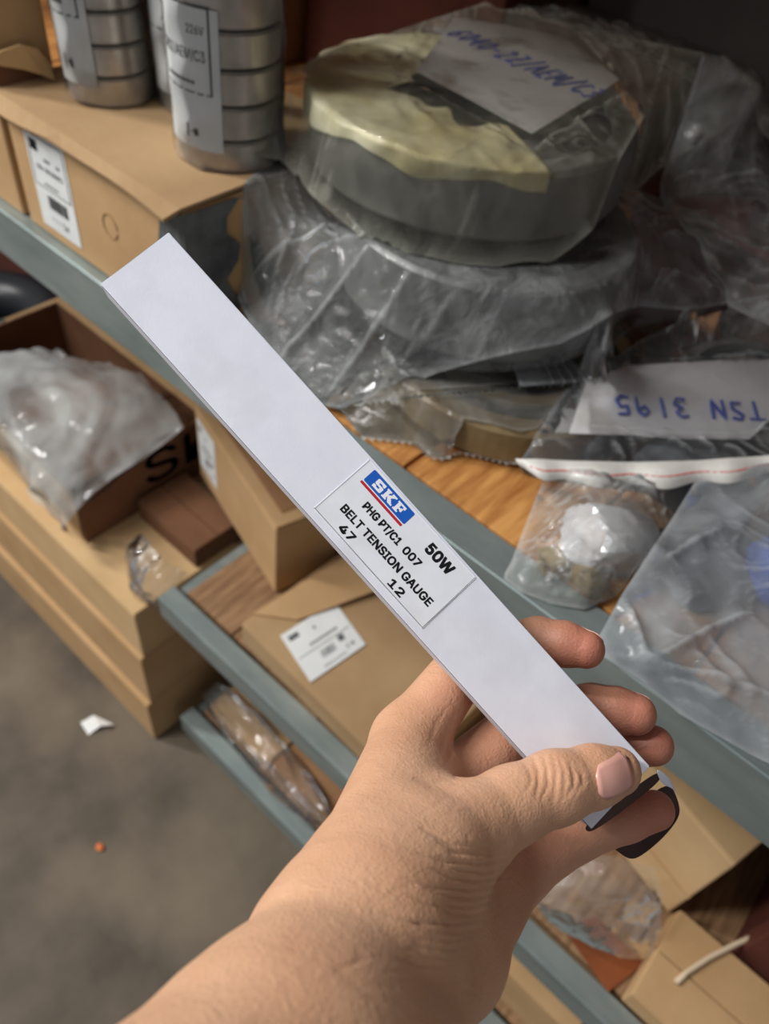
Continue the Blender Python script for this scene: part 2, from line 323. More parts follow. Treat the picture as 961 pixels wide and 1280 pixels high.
# ------------------------------------------------------------------ long white gauge carton in the hand
AX = np.array([.669, .743, 0.]); AX /= np.linalg.norm(AX); th = math.radians(10.5)
PERP = np.array([AX[1], -AX[0], 0.]); WD = PERP * math.cos(th) + np.array([0, 0, 1.]) * math.sin(th)
ND = np.cross(AX, WD); ND = -ND if ND[2] > 0 else ND
K = .2917   # mm per pixel at the carton
G0 = cam_mm(168.5, 322, 280.)
def G(u, v, n=0.): return to_world(G0 + AX * u * K + WD * v * K / math.cos(th) + ND * n)     # u, v in photo pixels, n in mm towards the lens
gc = empty('gauge_carton', tuple(G(450, 0, -7)), 0, 'long white carton with blue logo label held between thumb and fingers', 'carton')
INV = Matrix.Translation(-Vector(gc.location))
def gl(name, V, F, mat, parent=gc, smooth=False):
    o = link(name, [Vector(p) - Vector(gc.location) for p in V], F, mat, None, smooth); o.parent = parent; return o
def gplate(name, u0, u1, v0, v1, n0, n1, mat):
    c = [(u, v, n) for u in (u0, u1) for v in (v0, v1) for n in (n0, n1)]
    bm = bmesh.new(); vs = [bm.verts.new(Vector(G(*q)) - Vector(gc.location)) for q in c]
    for q in ((0, 1, 3, 2), (4, 5, 7, 6), (0, 1, 5, 4), (2, 3, 7, 6), (0, 2, 6, 4), (1, 3, 7, 5)): bm.faces.new([vs[i] for i in q])
    bmesh.ops.bevel(bm, geom=list(bm.edges), offset=.00022, segments=2, affect='EDGES')
    return link_bm(name, bm, mat, gc)
HV, TH_, UE = 53, 11.5, 908
gplate('front_panel', 0, UE, -HV, HV, -.7, 0, M['carton_white'])
gplate('edge_shadow', 3, UE - 1, -HV - .35, -HV + .4, -1.2, -.35, M['carton_inside'])  # dark strip for the shadow line under the front panel's edge
gplate('back_panel', 0, UE - 6, -HV, HV, -TH_, -TH_ + .7, M['carton_white'])
gplate('side_panel', 2, UE - 3, -HV - .5, -HV + 2, -TH_ + .5, -1.1, M['carton_white'])
gplate('side_panel', 0, UE, HV - 2.2, HV + .3, -TH_ + .5, -.3, M['carton_white'])
gplate('end_panel', -.5, 2.2, -HV + 2, HV - 2, -TH_ + .5, -.4, M['carton_white'])
# label: thin paper, frame lines, logo, lettering
gplate('label', 383, 584, -43, 49.5, -.02, .07, M['gauge_label'])
lab = [o for o in gc.children if o.name.startswith('label')][0]
def gflat(name, parts, mat, n): V, F = flat(parts, lambda x, y: G(x, y, n)); return gl(name, V, F, mat, lab)
gflat('frame_line', [rect2(383, -43, 584, -41.6), rect2(582.6, -43, 584, 49.5)], M['ink'], .10)
gflat('frame_line', [rect2(383, 48.9, 584, 49.5), rect2(383, -43, 383.6, 49.5)], M['ink_soft'], .10)
def rrect(x0, y0, x1, y1, r, k=5):
    pts = []
    for cx, cy, a0 in ((x1 - r, y0 + r, -90), (x1 - r, y1 - r, 0), (x0 + r, y1 - r, 90), (x0 + r, y0 + r, 180)):
        for i in range(k + 1): a = math.radians(a0 + 90 * i / k); pts.append((cx + r * math.cos(a), cy + r * math.sin(a)))
    return pts, [list(range(len(pts)))]
gflat('logo', [rrect(397, 26.5, 473, 46, 2)], M['logo_blue'], .12)
gflat('logo_bar', [rrect(396, 21.5, 472, 25, 1.2)], M['logo_red'], .12)
def slab(poly): return [(409 + x * 52 / 30, 29.5 + y * 1.32) for x, y in poly], [list(range(len(poly)))]
# blocky slab letters (30 x 10 units)
LET = [[(0, 0), (7.5, 0), (8.5, 1), (8.5, 5.2), (7.6, 6), (3.2, 6), (3.2, 7.6), (6, 7.6), (6, 6.7), (8.3, 6.7), (8.3, 10), (1, 10), (.2, 9.2), (.2, 4.8), (1, 4), (5.4, 4), (5.4, 2.3), (2.6, 2.3), (2.6, 3.3), (0, 3.3)],
       [(10, 0), (14.4, 0), (14.4, 1.7), (13.6, 1.7), (13.6, 4), (16.6, 0), (20.6, 0), (20.6, 1.7), (19.6, 1.7), (16.6, 5.2), (19.2, 8.3), (20.2, 8.3), (20.2, 10), (15.6, 10), (15.6, 8.3), (16.2, 8.3), (13.6, 5.6), (13.6, 8.3), (14.4, 8.3), (14.4, 10), (10, 10), (10, 8.3), (10.7, 8.3), (10.7, 1.7), (10, 1.7)],
       [(21.8, 0), (26.6, 0), (26.6, 1.7), (25.4, 1.7), (25.4, 3.8), (27, 3.8), (27, 3), (28.8, 3), (28.8, 6.6), (27, 6.6), (27, 5.7), (25.4, 5.7), (25.4, 8.2), (28, 8.2), (28, 6.9), (30, 6.9), (30, 10), (21.8, 10), (21.8, 8.3), (22.6, 8.3), (22.6, 1.7), (21.8, 1.7)]]
gflat('logo_letters', [slab(p) for p in LET], M['logo_white'], .15)
gflat('lettering', [text2('PHG PT/C1', 421, 0.6, 66, 12.4, .085), text2('007', 495, 1.6, 29, 11, .09), text2('BELT TENSION GAUGE', 405, -20.6, 164, 11.4, .09),
                    text2('47', 421, -38, 24, 11, .09), text2('12', 513, -38.5, 24, 11, .09)], M['ink'], .12)
gflat('size_lettering', [text2('50W', 513, 23.5, 45, 15.5, .11)], M['ink'], .12)
# opened end: dark inner tuck, white tab, torn strip and the flap behind the little finger
def curved(name, rows, mat, th=.0005, parent=gc):
    """rows: equal-length lists of camera-space (px,py,t) points"""
    n, k = len(rows), len(rows[0]); V = [to_world(cam_mm(*p)) for r in rows for p in r]
    F = [[i * k + j, i * k + j + 1, (i + 1) * k + j + 1, (i + 1) * k + j] for i in range(n - 1) for j in range(k - 1)]
    o = gl(name, V, F, mat, parent, True); s = o.modifiers.new('thickness', 'SOLIDIFY'); s.thickness = th; s.offset = 0
    s2 = o.modifiers.new('soft', 'SUBSURF'); s2.levels = s2.render_levels = 2; return o
curved('tuck_flap', [[(728, 1034, 277), (752, 1015, 279), (785, 990, 282), (824, 961, 285)], [(732, 1040, 281), (757, 1022, 283), (790, 997, 285), (828, 968, 288)], [(738, 1041, 288), (762, 1026, 290), (792, 1003, 292), (826, 976, 294)]], M['carton_inside'])
curved('torn_tab', [[(819, 960, 284), (828, 964, 286), (834, 972, 289)], [(822, 972, 286), (836, 970, 288), (840, 980, 292)], [(828, 982, 290), (843, 986, 293), (846, 996, 300)]], M['carton_white'])
curved('end_flap', [[(742, 1038, 313), (777, 1016, 313.5), (815, 990, 311), (838, 976, 306)],
                    [(752, 1050, 312), (785, 1034, 313), (822, 1008, 313), (846, 994, 311)],
                    [(772, 1066, 315), (797, 1052, 315), (828, 1030, 314), (851, 1008, 312)],
                    [(789, 1078, 314), (806, 1068, 313), (830, 1048, 312), (850, 1022, 311)]], M['carton_inside'])

# ------------------------------------------------------------------ the hand: one continuous surface grown from joints (signed distance field)
def J(px, py, t, r): return (cam_mm(px, py, t), r)
E1 = (np.array([-100., 118., 0.]), 37); E2 = (np.array([-78., 142., 5.]), 36)
F1 = J(352, 1362, 165, 30); F2 = J(440, 1430, 170, 29)
W1 = J(440, 1190, 206, 24.5); W2 = J(474, 1232, 213, 22)
PALM = [(E1, F1), (E2, F2), (F1, W1), (F2, W2),
        (W1, J(462, 1110, 222, 19.5)), (J(462, 1110, 222, 19.5), J(510, 926, 289, 13.5)),
        (W1, J(500, 1130, 232, 18)), (J(500, 1130, 232, 18), J(562, 985, 294, 13.5)),
        (W2, J(535, 1170, 240, 18)), (J(535, 1170, 240, 18), J(606, 1040, 299, 13)),
        (W2, J(556, 1196, 240, 17)), (J(556, 1196, 240, 17), J(642, 1092, 297, 12)),
        (J(540, 970, 282, 10), J(520, 1010, 258, 12))]
THUMB = [(J(478, 1150, 210, 20), J(535, 1075, 233, 18)), (J(535, 1075, 233, 18), J(582, 1040, 247, 15)), (J(582, 1040, 247, 15), J(640, 1006, 257, 12.2)),
         (J(640, 1006, 257, 12.2), J(694, 984, 262.4, 11.8)), (J(694, 984, 262.4, 11.8), J(742, 970, 268.2, 10.2)), (J(742, 970, 268.2, 10.2), J(770, 964, 271.6, 8.6))]
INDEX = [(J(510, 926, 289, 13), J(590, 819, 309, 10.4)), (J(590, 819, 309, 10.4), J(672, 801, 310, 9.4)), (J(672, 801, 310, 9.4), J(705, 805, 305, 8.8)), (J(705, 805, 305, 8.8), J(732, 812, 301, 7.4))]
MIDDLE = [(J(562, 985, 294, 13), J(668, 893, 311, 10.5)), (J(668, 893, 311, 10.5), J(740, 885, 312, 9.6)), (J(740, 885, 312, 9.6), J(770, 888, 309, 9.2)), (J(770, 888, 309, 9.2), J(794, 893, 306, 8.2))]
RING = [(J(606, 1040, 299, 12.5), J(702, 950, 318, 10)), (J(702, 950, 318, 10), J(768, 932, 318, 9)), (J(768, 932, 318, 9), J(816, 932, 311, 8.2))]
PINKY = [(J(642, 1092, 297, 11.5), J(722, 1046, 303, 9)), (J(722, 1046, 303, 9), J(782, 1024, 302, 8.4)), (J(782, 1024, 302, 8.4), J(818, 1013, 299, 7.6))]
def cone(p, seg):
    (a, ra), (b, rb) = seg; ab = b - a; t = np.clip(((p - a) @ ab) / (ab @ ab), 0, 1)
    return np.linalg.norm(p - a - t[..., None] * ab, axis=-1) - (ra + (rb - ra) * t)
def smin(a, b, k):
    h = np.clip(.5 + .5 * (b - a) / k, 0, 1); return b + (a - b) * h - k * h * (1 - h)
def chain(p, segs, k):
    d = cone(p, segs[0])
    for s in segs[1:]: d = smin(d, cone(p, s), k)
    return d
def hand_sdf(p):
    palm = chain(p, PALM, 9.)
    d = smin(palm, chain(p, THUMB, 4.), 9.)
    for fg in (INDEX, MIDDLE, RING, PINKY): d = np.minimum(d, smin(palm, chain(p, fg, 2.5), 6.))
    return d
def surface_nets(lo, hi, h):
    """coarse pass picks the cells near the skin, the fine pass meshes them"""
    n = np.ceil((hi - lo) / h).astype(int); n = (n // 8 + 1) * 8; nb = n // 8
    cen = np.stack(np.meshgrid(*[lo[i] + (np.arange(nb[i]) * 8 + 4) * h for i in range(3)], indexing='ij'), -1)
    dc = hand_sdf(cen.reshape(-1, 3).astype(np.float32)).reshape(nb)
    Fd = np.full(n + 1, 50., np.float32); Fd[:-1, :-1, :-1] = np.repeat(np.repeat(np.repeat(np.where(dc > 0, 50, -50), 8, 0), 8, 1), 8, 2)
    off = np.stack(np.meshgrid(*[np.arange(9)] * 3, indexing='ij'), -1).reshape(-1, 3)
    for b in np.argwhere(np.abs(dc) < 8 * h * 1.1 + 3):
        idx = b * 8 + off; v = hand_sdf((lo + idx * h).astype(np.float32)); Fd[idx[:, 0], idx[:, 1], idx[:, 2]] = v
    sg = Fd < 0; c = np.zeros(n, np.int8)
    for a in (0, 1):
        for b in (0, 1):
            for e in (0, 1): c += sg[a:n[0] + a, b:n[1] + b, e:n[2] + e]
    act = np.argwhere((c > 0) & (c < 8)); ids = -np.ones(n, np.int64); ids[tuple(act.T)] = np.arange(len(act))
    acc = np.zeros((len(act), 3)); cnt = np.zeros(len(act)); cor = [(a, b, e) for a in (0, 1) for b in (0, 1) for e in (0, 1)]
    for i, p in enumerate(cor):
        for q in cor[i + 1:]:
            if sum(abs(np.array(p) - q)) != 1: continue
            fa = Fd[tuple((act + p).T)]; fb = Fd[tuple((act + q).T)]; m = (fa < 0) != (fb < 0); t = np.where(m, fa / np.where(m, fa - fb, 1), 0)
            acc += m[:, None] * (np.array(p) + t[:, None] * (np.array(q) - p)); cnt += m
    V = lo + (act + acc / cnt[:, None]) * h; F = []
    for ax in range(3):
        b, e = [i for i in range(3) if i != ax]; s1 = [slice(None)] * 3; s2 = [slice(None)] * 3; s1[ax] = slice(0, -1); s2[ax] = slice(1, None)
        ed = np.argwhere(sg[tuple(s1)] != sg[tuple(s2)]); ed = ed[(ed[:, b] > 0) & (ed[:, e] > 0) & (ed[:, b] < n[b]) & (ed[:, e] < n[e])]
        q = []
        for db, de in ((-1, -1), (0, -1), (0, 0), (-1, 0)):
            z = ed.copy(); z[:, b] += db; z[:, e] += de; q.append(ids[tuple(z.T)])
        q = np.array(q).T; ins = sg[tuple(ed.T)]; flip = ins if ax != 1 else ~ins
        q[~flip] = q[~flip][:, ::-1]; F.append(q)
    F = np.concatenate(F); F = F[(F >= 0).all(1)]
    return V, F
HV_, HF_ = surface_nets(np.array([-150., 20., -45.]), np.array([128., 195., 340.]), .68)
def grad(p, e=.6):
    g = np.stack([hand_sdf(p + np.eye(3)[i] * e) - hand_sdf(p - np.eye(3)[i] * e) for i in range(3)], -1); return g / (np.linalg.norm(g, axis=-1, keepdims=True) + 1e-9)
nrm = grad(HV_); zc = np.maximum(HV_[:, 2], 20)
ppx = CX + FPX * HV_[:, 0] / zc; ppy = CY + FPX * HV_[:, 1] / zc
front = (nrm * HV_).sum(1) < 0
def seg_dist(pts):
    d = np.full(len(NEAR), 1e9); s = np.zeros(len(NEAR)); P = np.array(pts, float); n = len(P) - 1; x, y = ppx[NEAR], ppy[NEAR]
    for i, (a, b) in enumerate(zip(P[:-1], P[1:])):
        ab = b - a; t = np.clip(((x - a[0]) * ab[0] + (y - a[1]) * ab[1]) / (ab @ ab), 0, 1)
        q = np.hypot(x - a[0] - t * ab[0], y - a[1] - t * ab[1]); k = q < d; d = np.where(k, q, d); s = np.where(k, (i + t) / n, s)
    return d, np.clip(np.sin(s * math.pi), 0, 1) ** .6
# skin creases sculpted into the surface: (polyline, depth mm, half width)
rc = random.Random(12); CREASES = []
for x, y, l in ((660, 971, 18), (670, 972, 30), (681, 971, 33), (692, 972, 34), (703, 973, 30), (714, 975, 24), (725, 974, 18)):
    CREASES.append(([(x - 5 + rc.uniform(-3, 3), y - l), (x + 3, y - l * .3), (x + 4 + rc.uniform(-2, 2), y + l * .3), (x - 4 + rc.uniform(-4, 4), y + l)], rc.uniform(.4, .6), rc.uniform(2.4, 3.2)))
for k in range(15):     # folds across the ball of the thumb, fanning from its inner edge
    s = k / 14; x1 = 644 - 66 * s ** 1.4 + rc.uniform(-4, 3); y1 = 1052 + 150 * s; L_ = rc.uniform(70, 135); up = 14 - 10 * s
    CREASES.append(([(x1, y1), (x1 - L_ * .3, y1 + 7), (x1 - L_ * .65, y1 + 7 - up * .3), (x1 - L_, y1 - up + rc.uniform(-4, 4))], rc.uniform(.6, .95) * (1 - .35 * s), rc.uniform(2.0, 2.8)))
for k in range(26):     # fine lines over the wrist and the web of the thumb
    x1 = rc.uniform(400, 600); y1 = rc.uniform(1020, 1260); L_ = rc.uniform(25, 70); a = math.radians(rc.uniform(-20, 35))
    CREASES.append(([(x1, y1), (x1 + L_ * math.cos(a) * .5, y1 - L_ * math.sin(a) * .5 + rc.uniform(-3, 3)), (x1 + L_ * math.cos(a), y1 - L_ * math.sin(a))], rc.uniform(.08, .18), rc.uniform(2, 3.2)))
CREASES += [([(583, 966), (566, 974), (540, 978), (515, 972)], .6, 4), ([(588, 972), (560, 984), (530, 986)], .3, 3), ([(598, 878), (582, 898), (566, 930), (560, 958)], .4, 4), ([(575, 885), (560, 910), (550, 945)], .25, 3), ([(560, 880), (545, 905), (535, 935)], .2, 3), ([(642, 1056), (600, 1066), (560, 1064)], .8, 4)]
NEAR = np.nonzero(front & (ppy > 840) & (ppy < 1300) & (ppx > 340) & (ppx < 760))[0]; disp = np.zeros(len(HV_))
for pl, dp, wd in CREASES: dd_, tp_ = seg_dist(pl); disp[NEAR] -= dp * tp_ * np.exp(-(dd_ / wd) ** 2)
disp = np.maximum(disp, -1.)
HV2 = HV_ + nrm * disp[:, None]
tips = [np.array(s[-1][1][0]) for s in (INDEX, MIDDLE, RING, PINKY)]
red = np.zeros(len(HV_))
for tpt in tips: red = np.maximum(red, np.exp(-(np.linalg.norm(HV_ - tpt, axis=1) / 24) ** 2))
red = np.maximum(red, .6 * np.exp(-(np.linalg.norm(HV_ - cam_mm(650, 980, 310), axis=1) / 45) ** 2))
red = np.maximum(red, .45 * np.exp(-(np.linalg.norm(HV_ - cam_mm(570, 880, 292), axis=1) / 16) ** 2))
red = np.maximum(red, .35 * np.exp(-(np.linalg.norm(HV_ - cam_mm(640, 1180, 262), axis=1) / 28) ** 2))
person = link('person', to_world(HV2), [list(map(int, q)) for q in HF_], M['skin'], None, True)
at = person.data.attributes.new('redness_shade', 'FLOAT', 'POINT'); at.data.foreach_set('value', red.astype(np.float32) * .85)
tag(person, 'bare left hand and forearm gripping the long white carton', 'person')
bm = bmesh.new(); bm.from_mesh(person.data); bmesh.ops.recalc_face_normals(bm, faces=bm.faces); bm.to_mesh(person.data); bm.free()
def nail(name, base, tip, side, back, width, lift=.35):
    """a curved plate: a grid dropped onto the skin along -back"""
    n1, n2 = 9, 9; base, tip, side, back = map(lambda a: np.array(a, float), (base, tip, side, back)); ax = tip - base; V = []
    side = side - ax * (side @ ax) / (ax @ ax); side /= np.linalg.norm(side); back = back / np.linalg.norm(back)
    for i in range(n1):
        s = i / (n1 - 1)
        wfac = width * (1 - .12 * (2 * s - 1) ** 2) * (math.sqrt(max(0, 1 - ((s - .82) / .25) ** 2)) if s > .82 else (.55 + .45 * math.sqrt(max(0, 1 - ((.22 - s) / .22) ** 2)) if s < .22 else 1))
        for j in range(n2):
            p = base + ax * s + side * wfac * ((j / (n2 - 1)) - .5) * 2 * .5 + back * 14
            gone = 0.
            for _ in range(40):
                st_ = float(hand_sdf(p[None].astype(np.float64))[0]) * .7
                if gone + st_ > 22: break
                p = p - back * st_; gone += st_
            V.append(p + back * (lift + .25 * s))
    F = [[i * n2 + j, i * n2 + j + 1, (i + 1) * n2 + j + 1, (i + 1) * n2 + j] for i in range(n1 - 1) for j in range(n2 - 1)]
    o = link(name, to_world(V), F, M['nail'], person, True); s = o.modifiers.new('thickness', 'SOLIDIFY'); s.thickness = .0005; s.offset = -1
    return o
nail('thumbnail', cam_mm(739, 973, 261), cam_mm(789, 962, 265), np.array([.2, 1, 0]), np.array([.12, .08, -1]), 12.2)
def tip_nail(a, b, back, w):
    a, b, back = np.array(a[0]), np.array(b[0]), np.array(back, float); ax = b - a; ax /= np.linalg.norm(ax); back -= ax * (back @ ax)
    nail('fingernail', b - ax * 5.5, b + ax * 5.6, np.cross(ax, back), back, w)
tip_nail(INDEX[-1][0], INDEX[-1][1], (.2, -.55, .8), 9.5)
tip_nail(MIDDLE[-1][0], MIDDLE[-1][1], (.2, -.5, .8), 10)

# ------------------------------------------------------------------ cartons
def carton(name, label, loc, size, rz=0, mat='kraft', group=None, seam='x', flap_lift=.0, tape=True):
    """loc = front-left-bottom corner, size = (w,d,h)"""
    w, d, h = size; o = empty(name, loc, rz, label, 'carton', group)
    box('body', 0, w, 0, d, 0, h - .004, M[mat], o, .0025)
    if seam == 'x':
        box('flap', .001, w - .001, .001, d / 2 - .001, h - .004, h, M[mat], o, .001); box('flap', .001, w - .001, d / 2 + .001, d - .001, h - .004, h - .0004, M[mat], o, .001)
        if tape: box('tape', .0, w, d / 2 - .022, d / 2 + .022, h, h + .0004, M['tape'], o)
    else:
        box('flap', .001, w / 2 - .001, .001, d - .001, h - .004, h, M[mat], o, .001); box('flap', w / 2 + .001, w - .001, .001, d - .001, h - .004, h - .0004, M[mat], o, .001)
        if tape: box('tape', w / 2 - .022, w / 2 + .022, 0, d, h, h + .0004, M['tape'], o)
    return o
def sticker(parent, fn, w, h, kind='full', mat='sticker', name='label', gx=1):
    """paper label with its printing; fn(x, y, lift) gives a point in the parent's space"""
    n = 14 if gx > 1 else 1; V = []; F = []
    for i in range(n + 1):
        for y in (0, h): V.append(fn(w * i / n, y, .0004))
    for i in range(n): F.append([2 * i, 2 * i + 2, 2 * i + 3, 2 * i + 1])
    lb = link(name, V, F, M[mat], parent); s = lb.modifiers.new('thickness', 'SOLIDIFY'); s.thickness = .0004; s.offset = 0
    def pr(nm, parts, m):
        V, F = flat(parts, lambda x, y: fn(x * w, y * h, .0008)); link(nm, V, F, M[m], lb)
    fr = lambda x0, y0, x1, y1: join([rect2(x0 + (x1 - x0) * k / 8, y, x0 + (x1 - x0) * (k + 1) / 8, y + .012) for k in range(8) for y in (y0, y1)] + [rect2(x0, y0, x0 + .018, y1), rect2(x1 - .018, y0, x1, y1 + .012)])
    rb = random.Random(3)
    def bars(x0, x1, y0, y1):
        out = []; x = x0
        while x < x1: a = rb.uniform(.006, .018); out.append(rect2(x, y0, x + a, y1)); x += a + rb.uniform(.006, .014)
        return out
    def arrow(x, y, s): return [rect2(x - s * .2, y - s, x + s * .2, y + s), rect2(x + s * .7, y - s * .1, x + s * 1.6, y + s * .1), rect2(x + s * 1.4, y - s * .55, x + s * 2.3, y + s * .55)]
    def dash(x, y, w, h, n):      # print too small to read
        return [rect2(x + w * k / n, y, x + w * (k + .72) / n, y + h) for k in range(n)]
    if kind == 'full':
        pr('print', [fr(.05, .44, .95, .95), rect2(.1, .8, .3, .91)] + bars(.3, .78, .24, .38) + arrow(.62, .12, .045) + [rect2(.28, .125, .58, .132)], 'ink')
        pr('lettering', [text2('6306-2RS1/AEM/C3', .18, .62, .66, .06, .02), *dash(.42, .74, .16, .03, 3), *dash(.72, .74, .1, .03, 2), *dash(.3, .485, .36, .02, 9)], 'ink')
        pr('logo_letters', [text2('SKF', .13, .83, .14, .05, .03)], 'logo_white')
    elif kind == 'top':
        pr('print', [rect2(.08, .8, .25, .9), rect2(.05, .44, .95, .455)] + bars(.36, .6, .22, .36) + arrow(.76, .16, .05) + [rect2(.7, .3, .8, .42)], 'ink_soft')
        pr('lettering', dash(.3, .53, .5, .05, 8) + dash(.48, .76, .05, .06, 1) + dash(.3, .07, .4, .025, 9), 'ink_soft')
    elif kind == 'roll':
        pr('print', [fr(.04, .42, .93, 1.0)] + arrow(.66, .13, .05) + [rect2(.3, .127, .6, .134)], 'ink')
        pr('lettering', [text2('6309-2RS1/AEM/C3', .1, .64, .78, .09, .02), text2('5', .28, .83, .05, .07, .02), text2('226V', .72, .83, .16, .06, .02), *dash(.42, .485, .36, .026, 9)], 'ink')
    return lb
# carton under the bearing rolls
D0 = (-.755, .352, 1.0008)
D = carton('carton', 'tan carton with white barcode label under the rolls of bearings', D0, (.265, .25, .1205), 0, 'kraft', None, 'x', tape=False)
def dl(x, y, l): return (.03 + x, -l, .012 + y)
sticker(D, dl, .066, .098, 'full')
box('print_bar', .03, .052, -.0006, 0, .1105, .1145, M['dark_blue'], D)
# its bent top flap sticks out over the front
fv = []; nx = 14
for i in range(nx + 1):
    s = i / nx; x = -.03 + s * .294; dr = .004 * math.sin(s * 9) + .006 * math.sin(s * 4 + 1); ov = -.010 - .003 * math.sin(s * 7) - .005 * s
    fv += [(x, .20, .1225), (x, .06, .1235), (x, .0, .124 - .002 * s), (x, ov, .1205 - abs(dr) * .5)]
ff = [[i * 4 + j, i * 4 + j + 1, (i + 1) * 4 + j + 1, (i + 1) * 4 + j] for i in range(nx) for j in range(3)]
fo = link('top_flap', fv, ff, M['kraft_grey'], D); s = fo.modifiers.new('thickness', 'SOLIDIFY'); s.thickness = .003; s.offset = 1
tp = []
for i in range(9):
    z = .116 * i / 8; tp += [(.232 + .004 * math.sin(i * 2.1), -.0012, .004 + z), (.262, -.0022, .004 + z), (.2665, .0, .004 + z), (.268, .05 + .01 * math.sin(i * 1.7), .004 + z)]
link('tape', tp, [[i * 4 + j, i * 4 + j + 1, (i + 1) * 4 + j + 1, (i + 1) * 4 + j] for i in range(8) for j in range(3)], M['dark_tape'], D)
# stamp circle drawn on the face
V, F = tube([(.155 + .011 * math.cos(a * .5), -.0004, .062 + .012 * math.sin(a * .5)) for a in range(13)], .0005, 4); link('pen_mark', V, F, M['kraft_dark'], D)
# torn carton at the left
E = carton('carton', 'tall narrow tan carton with torn face at the top left beside the bearing rolls', (-1.13, .352, 1.0008), (.362, .066, .36), 0, 'kraft', None, 'y', tape=False)
sheet('torn_hole', [(.3624, .0, .128), (.3624, .0, .150), (.3624, .03, .146), (.3624, .058, .134), (.3624, .062, .122), (.3624, .04, .124)], M['kraft_shaded'], E, .0006)
sheet('torn_strip', [(.364, -.003, .150), (.370, .012, .158), (.374, .03, .162), (.374, .046, .156), (.370, .058, .140), (.376, .056, .128), (.374, .045, .134), (.370, .03, .140), (.368, .01, .146)], M['kraft_pale'], E, .003)
# dark cartons at the back of the top shelf
for i, (x, y, w, d_, h, m, lb) in enumerate([(-1.35, .80, .40, .3, .30, 'kraft_dark', 'dark brown carton at the back behind the torn carton'), (-.93, .92,   .34, .3, .36, 'maroon', 'dark reddish carton behind the bearing rolls at the back'),
        (-.56, 1.07, .38, .19, .30, 'dark_board', 'dark grey carton behind the bag with the handwritten note'), (-.16, 1.08, .4, .18, .34, 'dark_board', 'dark carton at the far right back of the top shelf')]):
    carton('carton', lb, (x, y, 1.0008), (w, d_, h), 0, m, None, 'x', tape=False)

# ------------------------------------------------------------------ rolls of bearings in clear wrap
def bearing_roll(label, loc, rad, nb, hb, rot, lab_h, lean, txt_mat='sticker'):
    o = empty('bearing_roll', loc, rot, label, 'bearings', 'wrapped rolls of bearings on the tan carton')
    o.rotation_euler = (lean[0], lean[1], rot)
    me = None
    for i in range(nb):
        c = .0018
        prof = [(rad * .42, .0015), (rad * .58, .0015), (rad * .58, .0025), (rad * .86, .0025), (rad * .86, 0), (rad - c, 0), (rad, c), (rad, hb - .002 - c), (rad - c, hb - .002), (rad * .86, hb - .002), (rad * .86, hb - .0045), (rad * .58, hb - .0045), (rad * .58, hb - .0035), (rad * .42, hb - .0035), (rad * .42, .0015)]
        if me is None:
            V, F = lathe(prof, 56); b = link('bearing', V, F, M['bearing'], o); me = b.data
            me.polygons.foreach_set('use_smooth', [True] * len(me.polygons))
            bm = bmesh.new(); bm.from_mesh(me); bmesh.ops.recalc_face_normals(bm, faces=bm.faces)
            for e in bm.edges:
                if len(e.link_faces) == 2 and e.calc_face_angle(0) > .5: e.smooth = False
            bm.to_mesh(me); bm.free()
        else:
            b = bpy.data.objects.new('bearing', me); COL.objects.link(b); b.parent = o
        b.location = (0, 0, i * hb); b.rotation_euler = (0, 0, i * 1.1)
        V, F = lathe([(rad * .6, hb - .002), (rad - .0035, hb - .002), (rad - .0035, hb), (rad * .6, hb), (rad * .6, hb - .002)], 40)
        sp = link('spacer', V, F, M['gap'], b, True)
    H = nb * hb; rr = rad + .0016
    # label bent round the roll, facing the aisle
    wl = .094; a0 = math.radians(-90) - wl / rr * .62
    fn = lambda x, y, l: ((rr + l) * math.cos(a0 + x / rr), (rr + l) * math.sin(a0 + x / rr), .018 + y + 0)
    sticker(o, fn, wl, lab_h, 'roll', txt_mat, gx=14)
    # clear wrap
    V = []; ns, nh = 72, 26; rg = random.Random(int(rad * 1e5) + nb)
    ph = [rg.uniform(0, 6) for _ in range(6)]
    for j in range(nh + 1):
        z = -.0005 + (H + .004) * j / nh
        for k in range(ns):
            a = 2 * math.pi * k / ns
            w = 0.0009 + .0008 * abs(math.sin(3 * a + 40 * z + ph[0])) ** 3 + .001 * abs(math.sin(2 * a - 70 * z + ph[1])) ** 6 + (.002 * abs(math.sin(5 * a + ph[2])) if z < .012 else 0) * (1 - max(z, 0) / .012)
            V.append(((rr + w) * math.cos(a), (rr + w) * math.sin(a), z))
    F = [[j * ns + k, j * ns + (k + 1) % ns, (j + 1) * ns + (k + 1) % ns, (j + 1) * ns + k] for j in range(nh) for k in range(ns)]
    link('clear_wrap', V, F, M['film_wrap'], o, True)
    return o
ZT = 1.1256
bearing_roll('leftmost roll of steel bearings in clear wrap with a stained label', (-.706, .440, ZT), .039, 8, .0262, math.radians(-9), .13, (0, -.04), 'old_sticker')
bearing_roll('middle roll of steel bearings in clear wrap, set behind the other two', (-.644, .499, ZT), .039, 8, .0262, math.radians(34), .125, (0, -.02))
bearing_roll('rightmost roll of steel bearings in clear wrap touching the big plastic bag', (-.548, .452, ZT), .045, 8, .0275, math.radians(0), .105, (0, 0))

